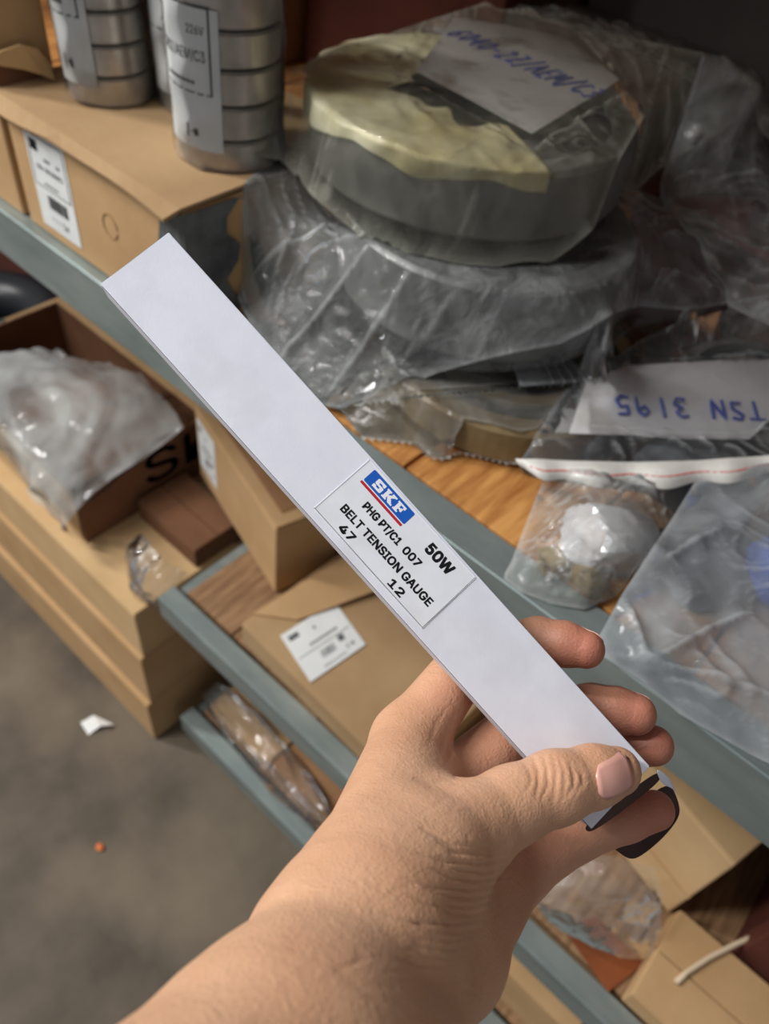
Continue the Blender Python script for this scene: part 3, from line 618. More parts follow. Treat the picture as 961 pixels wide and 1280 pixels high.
# ------------------------------------------------------------------ lower left: carton stack and the bagged carton on it
stack_lab = ['tan long carton lying on the floor, lowest of the left stack', 'tan long carton in the middle of the left stack', 'tan long carton on top of the left stack under the printed carton']
for i, (z0, z1, y, x1) in enumerate([(0.001, .136, .298, -.650), (.1365, .285, .307, -.651), (.2855, .41, .314, -.652)]):
    carton('long_carton', stack_lab[i], (x1 - .80, y, z0), (.80, .46, z1 - z0), 0, 'kraft_pale' if i == 2 else 'kraft', 'stacked long cartons left of the rack', 'x')
A = empty('carton', (-1.26, .345, .4105), 0, 'open brown carton with large dark blue letters and clear plastic hanging over its top', 'carton')
bm = bmesh.new()
for q in ((0, .44, 0, .255, 0, .004), (0, .44, 0, .004, .004, .128), (0, .44, .251, .255, .004, .128), (0, .004, .004, .251, .004, .128), (.436, .44, .004, .251, .004, .128)): bbox(bm, *q)
link_bm('body', bm, M['kraft_shaded'], A)  # body coloured dark for the shade on its right side
carton('carton', 'added low carton coloured for shade, in front of the carton with the big blue letters', (-.808, .44, .4105), (.15, .1, .045), 0, 'kraft_shaded', None, 'x', tape=False)  # carton added in dark brown where the stack top lies in shade
sheet('front_sheet', [(.0, -.0012, .004), (.43, -.0012, .004), (.437, -.0012, .110), (.0, -.0012, .124)], M['kraft_pale'], A, .0012)  # pale sheet puts the light on the carton's front into colour
V, F = flat([text2('SKF', .07, .035, .22, .07, .03)], lambda x, y: (.4406, x + .055, y + .01)); link('side_print', V, F, M['dark_blue'], A)
V, F = tube([(.441, .015, .09), (.441, .05, .094), (.441, .075, .104), (.441, .12, .112)], .0012, 5); link('pen_line', V, F, M['dark_blue'], A)
sheet('open_flap', [(.0, .253, .128), (.43, .253, .128), (.425, .275, .150), (.0, .28, .156)], M['kraft'], A, .004)
for k, z in enumerate((.071, .2125)):
    ty = link('rubber_tyre', *lathe([(.15 + .07 * math.cos(a * math.pi / 8), .07 * math.sin(a * math.pi / 8)) for a in range(17)], 40), M['black_part'], None, True); ty.location = (-1.70, .62, z)
    tag(ty, ['black tyre on the floor, lower of the two in the dark at the left', 'black tyre on top of another in the dark at the left'][k], 'tyre')
sup = carton('carton', 'dark long carton in the shade behind the printed carton', (-2.4, .86, 0.001), (1.6, .3, .438), 0, 'maroon', None, 'x', tape=False)

# ------------------------------------------------------------------ middle shelf cartons
ang = math.atan2(-.076, .266)
B_ = carton('carton', 'tan carton with a white label on its end, set back under the top beam', (-.775, .548, .4705), (.283, .105, .153), ang, 'kraft', None, 'x', tape=False)
sticker(B_, lambda x, y, l: (.008 + x, -l, .03 + y), .066, .105, 'top')
box('lid_shade', .02, .262, .02, .09, .153, .1545, M['kraft_dark'], B_)  # darker panel laid on the lid stands for its shaded top
C_ = carton('carton', 'tan carton with a tilted white label on top, behind the middle beam', (-.472, .378, .4705), (.31, .36, .05), math.radians(-2), 'kraft_grey', None, 'x', tape=False)
lp = [PZ(*p, .5222) for p in ((388, 853), (453, 800), (418, 752), (350, 795))]
inv = (Matrix.Translation(C_.location) @ Matrix.Rotation(math.radians(-2), 4, 'Z')).inverted(); lp = [inv @ Vector(p) for p in lp]
ux = (lp[2] - lp[3]); uy = (lp[0] - lp[3])
sticker(C_, lambda x, y, l: tuple(lp[0] + (ux * x - uy * y) + Vector((0, 0, l))), 1, 1, 'top')
sheet('bent_flap', [(.0, .02, .0515), (.05, .06, .0525), (.10, .2, .062), (.02, .21, .062)], M['kraft'], C_, .003)
G_ = carton('carton', 'tan taped carton under the top beam at the lower right', (-.138, .574, .4705), (.315, .25, .18), math.radians(-15), 'kraft_pale', None, 'x')
box('front_tape', .15, .19, -.0008, 0, .0, .176, M['tape'], G_); box('front_tape', .0, .315, -.0009, 0, .06, .066, M['kraft'], G_)
H_ = carton('carton', 'brown carton with a pale cord lying over it in the lower right corner', (.168, .372, .4705), (.45, .115, .04), 0, 'kraft', None, 'x', tape=False)
V, F = tube([PZ(*p, .5135) for p in ((845, 1228), (858, 1216), (885, 1198), (920, 1180), (961, 1163), (1010, 1150))], .003, 8)
tag(link('cord', V, F, M['cord'], None, True), 'pale cord lying across the brown carton in the lower right corner', 'cord')
carton('carton', 'dark carton standing in the shade at the right end of the middle shelf', (.24, .50, .4705), (.4, .3, .16), 0, 'maroon', None, 'x', tape=False)
# lower shelf
carton('carton', 'flat orange-tan carton under the clear tube bag on the low shelf', (-.585, .385, .086), (.16, .28, .03), 0, 'kraft', None, 'x', tape=False)
carton('carton', 'flat brown carton beside the orange one on the low shelf', (-.415, .385, .086), (.24, .3, .05), 0, 'kraft_dark', None, 'x', tape=False)
carton('carton', 'tan carton on the low shelf below the middle beam, near the wrist', (-.15, .39, .086), (.34, .3, .12), math.radians(0), 'kraft', None, 'x')

# ------------------------------------------------------------------ floor scraps
c = PZ(115, 907, 0)
V = [(c[0] + a, c[1] + b, z) for a, b, z in ((-.02, -.012, .001), (.012, -.016, .001), (.018, .008, .012), (-.014, .014, .004), (.026, .016, .016), (.03, .03, .004))]
tag(link('paper_scrap', V, [[0, 1, 2, 3], [2, 4, 5, 3]], M['paper_scrap']), 'small folded white paper scrap on the concrete floor', 'paper')
c = PZ(125, 1060, 0)
bm = bmesh.new(); bmesh.ops.create_icosphere(bm, subdivisions=1, radius=.007)
for v in bm.verts: v.co = Vector((c[0] + v.co.x * 1.3, c[1] + v.co.y, .004 + v.co.z * .5))
tag(link_bm('orange_scrap', bm, M['orange_scrap']), 'tiny orange fragment on the concrete floor', 'scrap')

# ------------------------------------------------------------------ plastic bags: films stretched over what they hold (membrane over obstacles)
GX0, GX1, GY0, GY1, GR = -.72, .24, .30, 1.32, .0025
gx = np.arange(GX0, GX1, GR); gy = np.arange(GY0, GY1, GR); XX, YY = np.meshgrid(gx, gy, indexing='ij')
TER = np.where(YY > .338, 1.0005, .92)
TER = np.where((XX < -.488) & (YY < .602) & (YY > .345), 1.1265, TER)
def put_disc(cx, cy, r, z1, soft=.004):
    global TER
    d = np.hypot(XX - cx, YY - cy) - r - .002; TER = np.where(d < .03, np.maximum(TER, z1 - np.clip(d, 0, 1) * 4.2), TER)
def put_poly(pts, z):
    global TER
    TER = np.where(inside(XX, YY, [tuple(p[:2]) for p in pts]), np.maximum(TER, z), TER)
BASE = TER.copy()
def mark():
    """remember the ground before the contents of the next bag are put down"""
    global BASE
    BASE = TER.copy()
def smooth_noise(shape, n, seed):
    r = np.random.default_rng(seed); c = r.standard_normal((n + 3, int(n * shape[1] / shape[0]) + 4))
    x = np.linspace(0, n, shape[0]); y = np.linspace(0, c.shape[1] - 3, shape[1]); xi, yi = x.astype(int), y.astype(int); fx = x - xi; fy = y - yi
    fx = (fx * fx * (3 - 2 * fx))[:, None]; fy = (fy * fy * (3 - 2 * fy))[None]
    g = lambda a, b: c[np.ix_(xi + a, yi + b)]
    return (g(0, 0) * (1 - fx) + g(1, 0) * fx) * (1 - fy) + (g(0, 1) * (1 - fx) + g(1, 1) * fx) * fy
def crumple(X, Y, seed, size):
    """creased facets: folded waves in several directions, warped"""
    r = np.random.default_rng(seed); out = np.zeros_like(X)
    w1 = smooth_noise(X.shape, 7, seed + 1) * size * .9; w2 = smooth_noise(X.shape, 7, seed + 2) * size * .9
    for k in range(6):
        a = r.uniform(0, math.pi); s = size * r.uniform(.7, 1.8); p = r.uniform(0, 1)
        u = ((X + w1) * math.cos(a) + (Y + w2) * math.sin(a)) / s + p
        tri = np.abs((u % 1) - .5) * 2; amp = np.clip(smooth_noise(X.shape, 5, seed + 10 + k), 0, 1)
        out += (tri ** 1.6) * amp * s / size
    return out * .5
def inside(px, py, poly):
    ins = np.zeros(px.shape, bool); n = len(poly)
    for i in range(n):
        x1, y1 = poly[i][:2]; x2, y2 = poly[(i + 1) % n][:2]
        if y1 == y2: continue
        cnd = ((y1 > py) != (y2 > py)) & (px < (x2 - x1) * (py - y1) / (y2 - y1) + x1); ins ^= cnd
    return ins
def film(name, outline, mat, parent, amp=.004, size=.05, seed=1, pleats=(), update=True, lift=.0012, under=True, zig=None, its=260, calm=None):
    """outline: (px,py,z) of the photo put at height z, or ('w',x,y,z). Returns the object."""
    global TER
    O = [np.array(p[1:]) if p[0] == 'w' else PZ(*p) for p in outline]; O = [np.append(p[:2], p[2]) for p in O]
    poly = np.array(O); i0 = max(int((poly[:, 0].min() - GX0) / GR) - 2, 0); i1 = min(int((poly[:, 0].max() - GX0) / GR) + 3, len(gx)); j0 = max(int((poly[:, 1].min() - GY0) / GR) - 2, 0); j1 = min(int((poly[:, 1].max() - GY0) / GR) + 3, len(gy))
    X, Y, Bz = XX[i0:i1, j0:j1], YY[i0:i1, j0:j1], TER[i0:i1, j0:j1]
    m = inside(X, Y, poly)
    # nearest outline point per cell
    nd = np.full(X.shape, 9.); nz = np.zeros(X.shape); nxp = np.zeros(X.shape); nyp = np.zeros(X.shape); n = len(poly)
    for i in range(n):
        a, b = poly[i], poly[(i + 1) % n]; ab = b - a; t = np.clip(((X - a[0]) * ab[0] + (Y - a[1]) * ab[1]) / (ab[0] ** 2 + ab[1] ** 2 + 1e-12), 0, 1)
        qx, qy = a[0] + t * ab[0], a[1] + t * ab[1]; d = np.hypot(X - qx, Y - qy); k = d < nd
        nd = np.where(k, d, nd); nz = np.where(k, a[2] + t * ab[2], nz); nxp = np.where(k, qx, nxp); nyp = np.where(k, qy, nyp)
    er = m.copy(); er[1:-1, 1:-1] = m[1:-1, 1:-1] & m[:-2, 1:-1] & m[2:, 1:-1] & m[1:-1, :-2] & m[1:-1, 2:]; er[0] = er[-1] = False; er[:, 0] = er[:, -1] = False
    bd = m & ~er
    def at_(T, x, y):
        u = np.clip((x - GX0) / GR, 0, len(gx) - 1.001); v = np.clip((y - GY0) / GR, 0, len(gy) - 1.001); a, b = u.astype(int), v.astype(int); fu, fv = u - a, v - b
        return T[a, b] * (1 - fu) * (1 - fv) + T[a + 1, b] * fu * (1 - fv) + T[a, b + 1] * (1 - fu) * fv + T[a + 1, b + 1] * fu * fv
    low = Bz + lift; zb = np.maximum(nz, at_(TER, nxp, nyp) + lift)
    def relax(H, low, fix, hf, it):
        for _ in range(it):
            A = H.copy(); A[1:-1, 1:-1] = .25 * (H[:-2, 1:-1] + H[2:, 1:-1] + H[1:-1, :-2] + H[1:-1, 2:]); H = np.where(fix, hf, np.maximum(A, low))
        return H
    def solve(low):
        f = 4; H = None
        for f in (6, 3, 1):
            l_ = low[::f, ::f]; fx = ~er[::f, ::f]; hf = np.where(m, zb, nz)[::f, ::f]
            if H is None: H0 = np.where(fx, hf, np.maximum(l_, hf))
            else:
                r = H.repeat(pf // f, 0).repeat(pf // f, 1); H0 = np.full(l_.shape, 1.); H0[:] = hf
                a, b = min(r.shape[0], l_.shape[0]), min(r.shape[1], l_.shape[1]); H0[:a, :b] = r[:a, :b]; H0 = np.where(fx, hf, np.maximum(H0, l_))
            H = relax(H0, l_, fx, hf, its); pf = f
        return H
    H = solve(low)
    fade = np.clip(nd / .012, 0, 1); free = np.clip((H - low) / .004, .15, 1)
    wr = crumple(X, Y, seed, size) * amp + crumple(X, Y, seed + 50, size * .4) * amp * .3
    for (p1, p2, wd, hgt) in pleats:        # long folds of the film between two places
        a, b = PZ(*p1)[:2], PZ(*p2)[:2]; ab = b - a; t = np.clip(((X - a[0]) * ab[0] + (Y - a[1]) * ab[1]) / (ab @ ab), 0, 1)
        d = np.hypot(X - a[0] - t * ab[0], Y - a[1] - t * ab[1]); wr += hgt * np.exp(-(d / wd) ** 1.3) * np.sin(np.clip(t, .02, .98) * math.pi) ** .5
    if calm: wr = np.where(inside(X, Y, [tuple(p[:2]) for p in calm]), wr * .12, wr)
    H = H + wr * fade * free
    H = np.where(bd, zb, np.maximum(H, low - lift * .3))
    sx = np.where(bd, nxp, X); sy = np.where(bd, nyp, Y); H = np.where(bd, zb, H)
    if zig: 
        zz = zig * (((np.arange(X.shape[0])[:, None] + np.arange(X.shape[1])[None]) % 2) - .5); sx = sx + np.where(bd, zz, 0); sy = sy + np.where(bd, zz, 0)
    lap = np.zeros_like(H); lap[1:-1, 1:-1] = H[:-2, 1:-1] + H[2:, 1:-1] + H[1:-1, :-2] + H[1:-1, 2:] - 4 * H[1:-1, 1:-1]
    dW = np.zeros_like(H); dW[1:-1, 1:-1] = -(wr[:-2, 1:-1] + wr[2:, 1:-1] + wr[1:-1, :-2] + wr[1:-1, 2:] - 4 * wr[1:-1, 1:-1]) * (fade * free)[1:-1, 1:-1]
    cr = np.clip(dW / .0022, 0, 1) * .55 + .5 * np.exp(-(np.where(bd, 0, nd) / .0028) ** 2)
    ids = -np.ones(X.shape, int); ids[m] = np.arange(m.sum()); V = np.stack([sx[m], sy[m], H[m]], -1)
    q = m[:-1, :-1] & m[1:, :-1] & m[1:, 1:] & m[:-1, 1:]
    F = np.stack([ids[:-1, :-1][q], ids[1:, :-1][q], ids[1:, 1:][q], ids[:-1, 1:][q]], -1)
    F = F.tolist(); A_, B_, C_q, D_q = m[:-1, :-1], m[1:, :-1], m[1:, 1:], m[:-1, 1:]; cs = [ids[:-1, :-1], ids[1:, :-1], ids[1:, 1:], ids[:-1, 1:]]; ms = [A_, B_, C_q, D_q]
    for k in range(4):      # the half cells along the cut edge
        o_ = [ms[j] for j in range(4) if j != k]; w3 = ~ms[k] & o_[0] & o_[1] & o_[2]; F += np.stack([cs[j][w3] for j in range(4) if j != k], -1).tolist()
    if under:      # the lower sheet of the bag
        Bb = BASE[i0:i1, j0:j1] + lift * .3; H2 = np.where(bd, zb - .0003, np.minimum(Bb + np.clip(zb - Bb, 0, 1) * np.exp(-nd / .009), H - .0003)); o2 = len(V)
        V = np.concatenate([V, np.stack([sx[m], sy[m], H2[m]], -1)]); F = F + [[v + o2 for v in f[::-1]] for f in F]
    o = link(name, V, F, mat, parent, True)
    cv = np.zeros(len(V), np.float32); cv[:int(m.sum())] = cr[m]; o.data.attributes.new('crease', 'FLOAT', 'POINT').data.foreach_set('value', cv)
    if update: T = TER[i0:i1, j0:j1]; T[m] = np.maximum(T[m], H[m])
    return o
def disc(name, label, cx, cy, z0, r, h, mat, cat='bearing', rim='bearing_dark', bore=.55):
    o = empty(name, (cx, cy, z0), 0, label, cat)
    c = .004; link('outer_ring', *lathe([(r * .84, .001), (r * .84, 0), (r - c, 0), (r, c), (r, h - c), (r - c, h), (r * .84, h), (r * .84, .001)], 72), M[mat], o, False)
    link('inner_ring', *lathe([(r * bore, .003), (r * bore * 1.2, .003), (r * bore * 1.2, h - .003), (r * bore, h - .003), (r * bore, .003)], 56), M[mat], o, False)
    link('seal', *lathe([(r * bore * 1.2, .006), (r * .84, .006), (r * .84, h - .006), (r * bore * 1.2, h - .006), (r * bore * 1.2, .006)], 56), M['gap'], o, False)
    put_disc(cx, cy, r, z0 + h); return o
def out(px, py, z, d, gap=.021):
    """raise an outline point until it stands clear of the disc it hangs over"""
    for _ in range(60):
        p = PZ(px, py, z)
        if math.hypot(p[0] - d[0], p[1] - d[1]) > d[2] + gap: break
        z += .003
    return (px, py, z)
def bag(name, label): return empty(name, (0, 0, 0), 0, label, 'bag')

# --- zip bag with a brown wrapped ring, lowest of the pile
mark()
d3 = disc('ring_bearing', 'brown paper wrapped ring inside the dusty zip bag at the bottom of the pile', -.262, .535, 1.0015, .118, .036, 'brown_paper', 'ring')
b3 = bag('zip_bag', 'dusty clear zip bag with jagged edge lying on the timber boards under the pile')
film('film', [(428, 515, 1.002), (450, 545, 1.002), (480, 548, 1.003), (517, 552, 1.003), (538, 570, 1.004), (556, 572, 1.003), (570, 563, 1.003), (605, 570, 1.003), (637, 578, 1.004), (660, 572, 1.006), (690, 530, 1.012), (735, 478, 1.03), (790, 410, 1.03), ('w', -.15, .70, 1.02), ('w', -.30, .72, 1.02), ('w', -.39, .62, 1.02), ('w', -.385, .46, 1.01), ('w', -.345, .375, 1.005)], M['film_grey'], b3, .003, .05, 11, zig=.0012)

film('bag_mouth', [(442, 506, 1.030), (457, 502, 1.031), (498, 496, 1.034), (530, 493, 1.035), (562, 490, 1.036), (610, 486, 1.037), (660, 481, 1.038), (700, 480, 1.039), (735, 477, 1.040), (722, 452, 1.040), (690, 432, 1.040), (600, 440, 1.038), (500, 470, 1.034)], M['film_grey'], b3, .002, .04, 13, zig=.0016, under=False)
sheet('zip_band', [PZ(634, 438, 1.0492), PZ(694, 430, 1.0492), PZ(740, 476, 1.0482), PZ(650, 483, 1.0482)], M['film_hazy'], b3, .0004)
def serrate(parent, line, mat, step=.0052, tall=.0036):
    """the zigzag cut edge of a torn-off bag: a strip of little teeth along the line"""
    P = [PZ(*p) for p in line]; V = []; F = []
    for a, b in zip(P[:-1], P[1:]):
        L_ = np.linalg.norm(b - a); n = max(int(L_ / step), 1); t = (b - a) / L_; o = np.cross(t, [0, 0, 1.]); o = o / np.linalg.norm(o); o = o if o[1] < 0 else -o
        for k in range(n):
            p, q = a + t * (L_ * k / n), a + t * (L_ * (k + 1) / n); i = len(V); V += [p - o * .0006, q - o * .0006, q, (p + q) / 2 + o * tall, p]; F += [[i, i + 1, i + 2, i + 3, i + 4]]
    link('serrated_edge', V, F, mat, parent)
serrate(b3, [(442, 507, 1.037), (457, 503, 1.038), (498, 497, 1.041), (530, 494, 1.042), (562, 491, 1.043), (610, 487, 1.044), (660, 482, 1.045), (735, 478, 1.047)], M['film_white'])
serrate(b3, [(450, 546, 1.003), (480, 549, 1.004), (517, 553, 1.004), (538, 571, 1.005), (556, 573, 1.004), (570, 564, 1.004), (605, 571, 1.004), (637, 579, 1.005), (658, 573, 1.007)], M['film_white'])
for k in range(7):
    V, F = tube([PZ(640 + k * 8, 437 - k, 1.049), PZ(646 + k * 12, 460 - k * .6, 1.0485), PZ(652 + k * 13.5, 480 - k * .4, 1.048)], .00035, 5); link('zip_rib', V, F, M['zip'], b3)

# --- crumpled silver-clear bag with a dark ring, middle of the pile
mark()
D2 = (-.343, .578, .133)
d2 = disc('ring_bearing', 'dark steel ring inside the crumpled bag, second in the pile', -.343, .578, 1.050, .133, .070, 'bearing_dark', 'ring')
b2 = bag('crumpled_bag', 'crumpled milky clear bag under the biggest bag, spilling over the boards')
film('film', [(357, 202, 1.11), (340, 250, 1.085), (327, 292, 1.065), (310, 335, 1.045), (297, 371, 1.03), (318, 420, 1.02), (350, 470, 1.012), (395, 505, 1.006), (425, 511, 1.008), (480, 490, 1.03), out(515, 478, 1.035, D2), out(550, 465, 1.035, D2), out(595, 452, 1.035, D2), out(640, 441, 1.035, D2), out(700, 430, 1.035, D2), out(735, 412, 1.04, D2), out(765, 392, 1.04, D2), (800, 383, 1.06), (858, 388, 1.06), (955, 372, 1.05), ('w', -.10, .90, 1.05), ('w', -.3, .90, 1.06), ('w', -.44, .78, 1.06), ('w', -.484, .62, 1.08)], M['film_milky'], b2, .009, .055, 23, calm=[(-.403 + .165 * math.cos(a * .314), .612 + .165 * math.sin(a * .314)) for a in range(20)],
     pleats=[((470, 330, 1.1), (330, 430, 1.04), .006, .008), ((520, 360, 1.1), (400, 480, 1.03), .005, .008), ((450, 300, 1.1), (310, 350, 1.05), .006, .008), ((640, 400, 1.08), (480, 470, 1.04), .006, .006)])

# --- the biggest bag on top: large bearing partly wrapped in oiled paper, with a handwritten note
mark()
CD = (-.403, .612); ZD = 1.1300; D1 = (CD[0], CD[1], .146)
d1 = disc('large_bearing', 'large dark bearing in the biggest bag, partly under yellowed oiled paper', CD[0], CD[1], ZD, .146, .058, 'bearing_dark')
rg = np.linspace(0, 1, 30); V = []; na = 110; a0, a1 = math.radians(140), math.radians(330)
for i, s in enumerate(rg):
    for k in range(na):
        a = a0 + (a1 - a0) * k / (na - 1); R_ = .146
        edge = .44 + .07 * math.sin(a * 5) + .05 * math.sin(a * 11 + 1)
        if s < .72: rr = R_ * (edge + (1.012 - edge) * s / .72); z = .0602 + .0007 * math.sin(a * 17 + s * 9) + .001 * abs(math.sin(a * 7 - s * 6))
        else:
            q = (s - .72) / .28; rr = R_ * 1.012 + .0022 + .0015 * math.sin(a * 23 + s * 5); dep = .012 + .040 * np.clip((math.radians(255) - a) / 1.0, 0, 1); z = .0605 - q * (dep + .004 * math.sin(a * 9))
        V.append((rr * math.cos(a), rr * math.sin(a), z))
F = [[i * na + k, i * na + k + 1, (i + 1) * na + k + 1, (i + 1) * na + k] for i in range(len(rg) - 1) for k in range(na - 1)]
ow = link('oiled_wrap', V, F, M['oil_paper'], d1, True); ow.modifiers.new('thickness', 'SOLIDIFY').thickness = .0006
put_disc(CD[0], CD[1], .149, ZD + .0625)
# note
NZ = ZD + .0655
nq = [PZ(520, 89, NZ), PZ(590, 126, NZ), PZ(665, 167, NZ - .001), PZ(722, 132, NZ), PZ(776, 100, NZ), PZ(738, 70, NZ), PZ(704, 47, NZ), PZ(635, 32, NZ), PZ(567, 22, NZ)]
put_poly(nq, NZ + .0012)
nq1 = nq; nqc = np.mean([p[:2] for p in nq], axis=0); n1 = sheet('note_paper', nq, M['note_grey'], None, .0005); tag(n1, 'grubby paper note with blue code inside the biggest bag', 'paper')
ex = PZ(738, 118, NZ) - PZ(556, 36, NZ); L1 = np.linalg.norm(ex); ex /= L1; ey = np.array([-ex[1], ex[0], 0.]); ey = ey if ey[1] > 0 else -ey
o0 = PZ(556, 42, NZ + .0008)
V, F = handwrite('6040-2Z/AEM/C3', L1 / 14.3, L1 / 18, .030, lambda x, y: o0 + ex * x + ey * y, .0011); link('handwriting', V, F, M['blue_pen'], n1)
b1 = bag('large_bag', 'biggest clear plastic bag on top of the pile, yellowed, holding the noted bearing')
film('film', [(268, 135, 1.175), (285, 165, 1.16), (303, 188, 1.145), (325, 196, 1.14), (350, 200, 1.135), (372, 222, 1.13), out(390, 245, 1.12, D1), out(415, 266, 1.11, D1), out(440, 287, 1.10, D1), out(462, 315, 1.09, D1), out(482, 348, 1.075, D1), out(500, 385, 1.06, D1), out(515, 408, 1.05, D1), out(538, 413, 1.05, D1), out(562, 414, 1.05, D1), out(585, 406, 1.052, D1), out(605, 392, 1.055, D1), out(650, 354, 1.065, D1), out(680, 334, 1.07, D1), out(713, 311, 1.075, D1), out(740, 288, 1.08, D1), out(770, 262, 1.08, D1), out(797, 236, 1.08, D1), out(825, 210, 1.09, D1), (875, 180, 1.13), (919, 150, 1.15), (955, 108, 1.18), (900, 70, 1.195), (810, 52, 1.20), (724, 30, 1.20), (600, 5, 1.20), (520, 30, 1.20), (437, 60, 1.19), (380, 82, 1.19), (305, 94, 1.19)], M['film_yellow'], b1, .008, .07, 37, calm=[(np.array(p[:2]) - nqc) * 1.22 + nqc for p in nq1],
     pleats=[((570, 300, 1.14), (565, 400, 1.06), .004, .014), ((640, 240, 1.17), (600, 380, 1.08), .004, .007), ((745, 205, 1.18), (620, 390, 1.07), .005, .008), ((745, 205, 1.18), (700, 150, 1.19), .003, .006), ((640, 170, 1.19), (690, 215, 1.18), .003, .006), ((590, 190, 1.19), (620, 235, 1.18), .003, .005), ((300, 95, 1.185), (345, 190, 1.14), .004, .007), ((305, 95, 1.185), (440, 200, 1.18), .004, .006), ((820, 70, 1.17), (800, 200, 1.12), .005, .007), ((380, 130, 1.19), (520, 230, 1.18), .006, .006), ((350, 150, 1.18), (440, 270, 1.12), .006, .006)])

# --- right side: zip bag with the second note
mark()
d4 = disc('ring_bearing', 'dark ring in the zip bag with the red zip line', -.075, .66, 1.0015, .075, .04, 'bearing_dark', 'ring')
box_ = tag(box('grey_block', -.115, -.015, .50, .565, 1.0012, 1.032, M['grey_part'], None, .004), 'grey block under the note in the red-striped zip bag', 'block')
TER = np.where((XX > -.117) & (XX < -.013) & (YY > .498) & (YY < .567), np.maximum(TER, 1.0335), TER)
NZ2 = 1.0475
nq = [PZ(711, 542, 1.040), PZ(722, 508, 1.044), PZ(733, 478, NZ2), PZ(786, 457, NZ2), PZ(870, 452, NZ2), PZ(985, 448, NZ2), PZ(985, 510, NZ2), PZ(958, 528, 1.046), PZ(937, 549, 1.044), PZ(860, 549, 1.043), PZ(790, 544, 1.042)]
put_poly(nq, NZ2 + .0015)
n2 = sheet('note_paper', nq, M['note'], None, .0005); tag(n2, 'white paper note with blue code upside down in the zip bag', 'paper')
pa, pb = PZ(952, 532, 1.0462), PZ(768, 525, 1.0444)        # the writing runs from the right end to the left, upside down
ex = pb - pa; L1 = np.linalg.norm(ex); ex /= L1; up = PZ(850, 560, 1.045) - PZ(850, 500, 1.0475); up -= ex * (up @ ex); up /= np.linalg.norm(up)
o0 = PZ(948, 503, 1.0485)
V, F = handwrite('TSN 3195', L1 / 7.7, L1 / 9.6, .021, lambda x, y: o0 + ex * x + up * y + np.array([0, 0, .0006 - .0012 * y / .02]), .00135, .1)
link('handwriting', V, F, M['blue_pen'], n2)
b4 = bag('zip_bag', 'clear zip bag with a red zip line and a white note, right of the pile')
film('film', [(645, 583, 1.028), (672, 545, 1.03), (700, 500, 1.035), (718, 478, 1.04), (762, 452, 1.042), (800, 425, 1.042), (850, 402, 1.045), (905, 388, 1.05), ('w', -.04, .80, 1.05), ('w', .03, .74, 1.05), ('w', .03, .62, 1.05), (985, 588, 1.055), (961, 592, 1.05), (900, 600, 1.043), (840, 601, 1.04), (780, 596, 1.037), (700, 590, 1.032)], M['film_smooth'], b4, .003, .05, 41, lift=.0016, calm=nq,
     pleats=[((830, 555, 1.045), (860, 575, 1.04), .003, .006), ((870, 555, 1.045), (890, 578, 1.04), .003, .006), ((905, 555, 1.05), (930, 580, 1.045), .003, .006), ((760, 560, 1.04), (780, 580, 1.04), .003, .005)])
lo_, hi_ = [], []
for i in range(41):
    s = i / 40; px = 645 + 340 * s; yt = 573 + 8 * math.sin(s * 3.1) - 6 * s; z = 1.031 + .027 * s
    wv = 22 + 9 * math.sin(s * 3.14) + 3.5 * math.sin(s * 26) ; wv *= min(1, s * 8 + .25)
    hi_.append(PZ(px, yt, z + .003)); lo_.append(PZ(px + 2, yt + wv, z - .003 + .0015 * math.sin(s * 26)))
V = hi_ + lo_; zs = link('zip_strip', V, [[i, i + 1, 42 + i, 41 + i] for i in range(40)], M['zip'], b4, True); zm = zs.modifiers.new('thickness', 'SOLIDIFY'); zm.thickness = .0012
V, F = tube([hi_[i] * .45 + lo_[i] * .55 + np.array([0, -.0006, .0008]) for i in range(2, 39)], .0007, 5); link('zip_line', V, F, M['zip_red'], b4)

# --- small bag with a silver wrapped lump and brown bits, at the beam
def lump(name, label, cat, c, rx, ry, rz, mat, seed, amp=.12, sub=4):
    bm = bmesh.new(); bmesh.ops.create_icosphere(bm, subdivisions=sub, radius=1); r = random.Random(seed); ds = [Vector((r.gauss(0, 1), r.gauss(0, 1), r.gauss(0, 1))).normalized() for _ in range(16)]; cs = [r.uniform(.6, .96) for _ in ds]
    for v in bm.verts:
        n = v.co.normalized(); k = 1.0
        for dd, cc in zip(ds, cs):
            t = n.dot(dd)
            if t > 0: k = min(k, cc / max(t, 1e-3))
        v.co = Vector((c[0] + n.x * rx * k, c[1] + n.y * ry * k, max(c[2] + n.z * rz * k, 1.0012)))
        d_ = v.co
    o = link_bm(name, bm, M[mat]); tag(o, label, cat)
    global TER
    q = 1 - ((XX - c[0]) / rx) ** 2 - ((YY - c[1]) / ry) ** 2; TER = np.where(q > 0, np.maximum(TER, c[2] + rz * np.sqrt(np.clip(q, 0, 1)) * .93), TER); return o
mark()
c5 = PZ(762, 668, 1.02)
lump('wrapped_part', 'silver wrapped lump in the small bag just below the red-striped zip bag', 'part', (c5[0], c5[1], 1.017), .041, .037, .030, 'foil', 5)
c6 = PZ(735, 722, 1.01); lump('brown_fitting', 'brown fitting in the small bag by the steel beam', 'part', (c6[0], c6[1], 1.009), .018, .014, .012, 'brown_paper', 9)
c7 = PZ(690, 700, 1.01); lump('brown_fitting', 'smaller brown fitting at the left corner of the small bag', 'part', (c7[0], c7[1], 1.008), .013, .013, .011, 'brown_paper', 12)
b5 = bag('small_bag', 'small clear bag with a silver lump, between the zip bag and the steel beam')
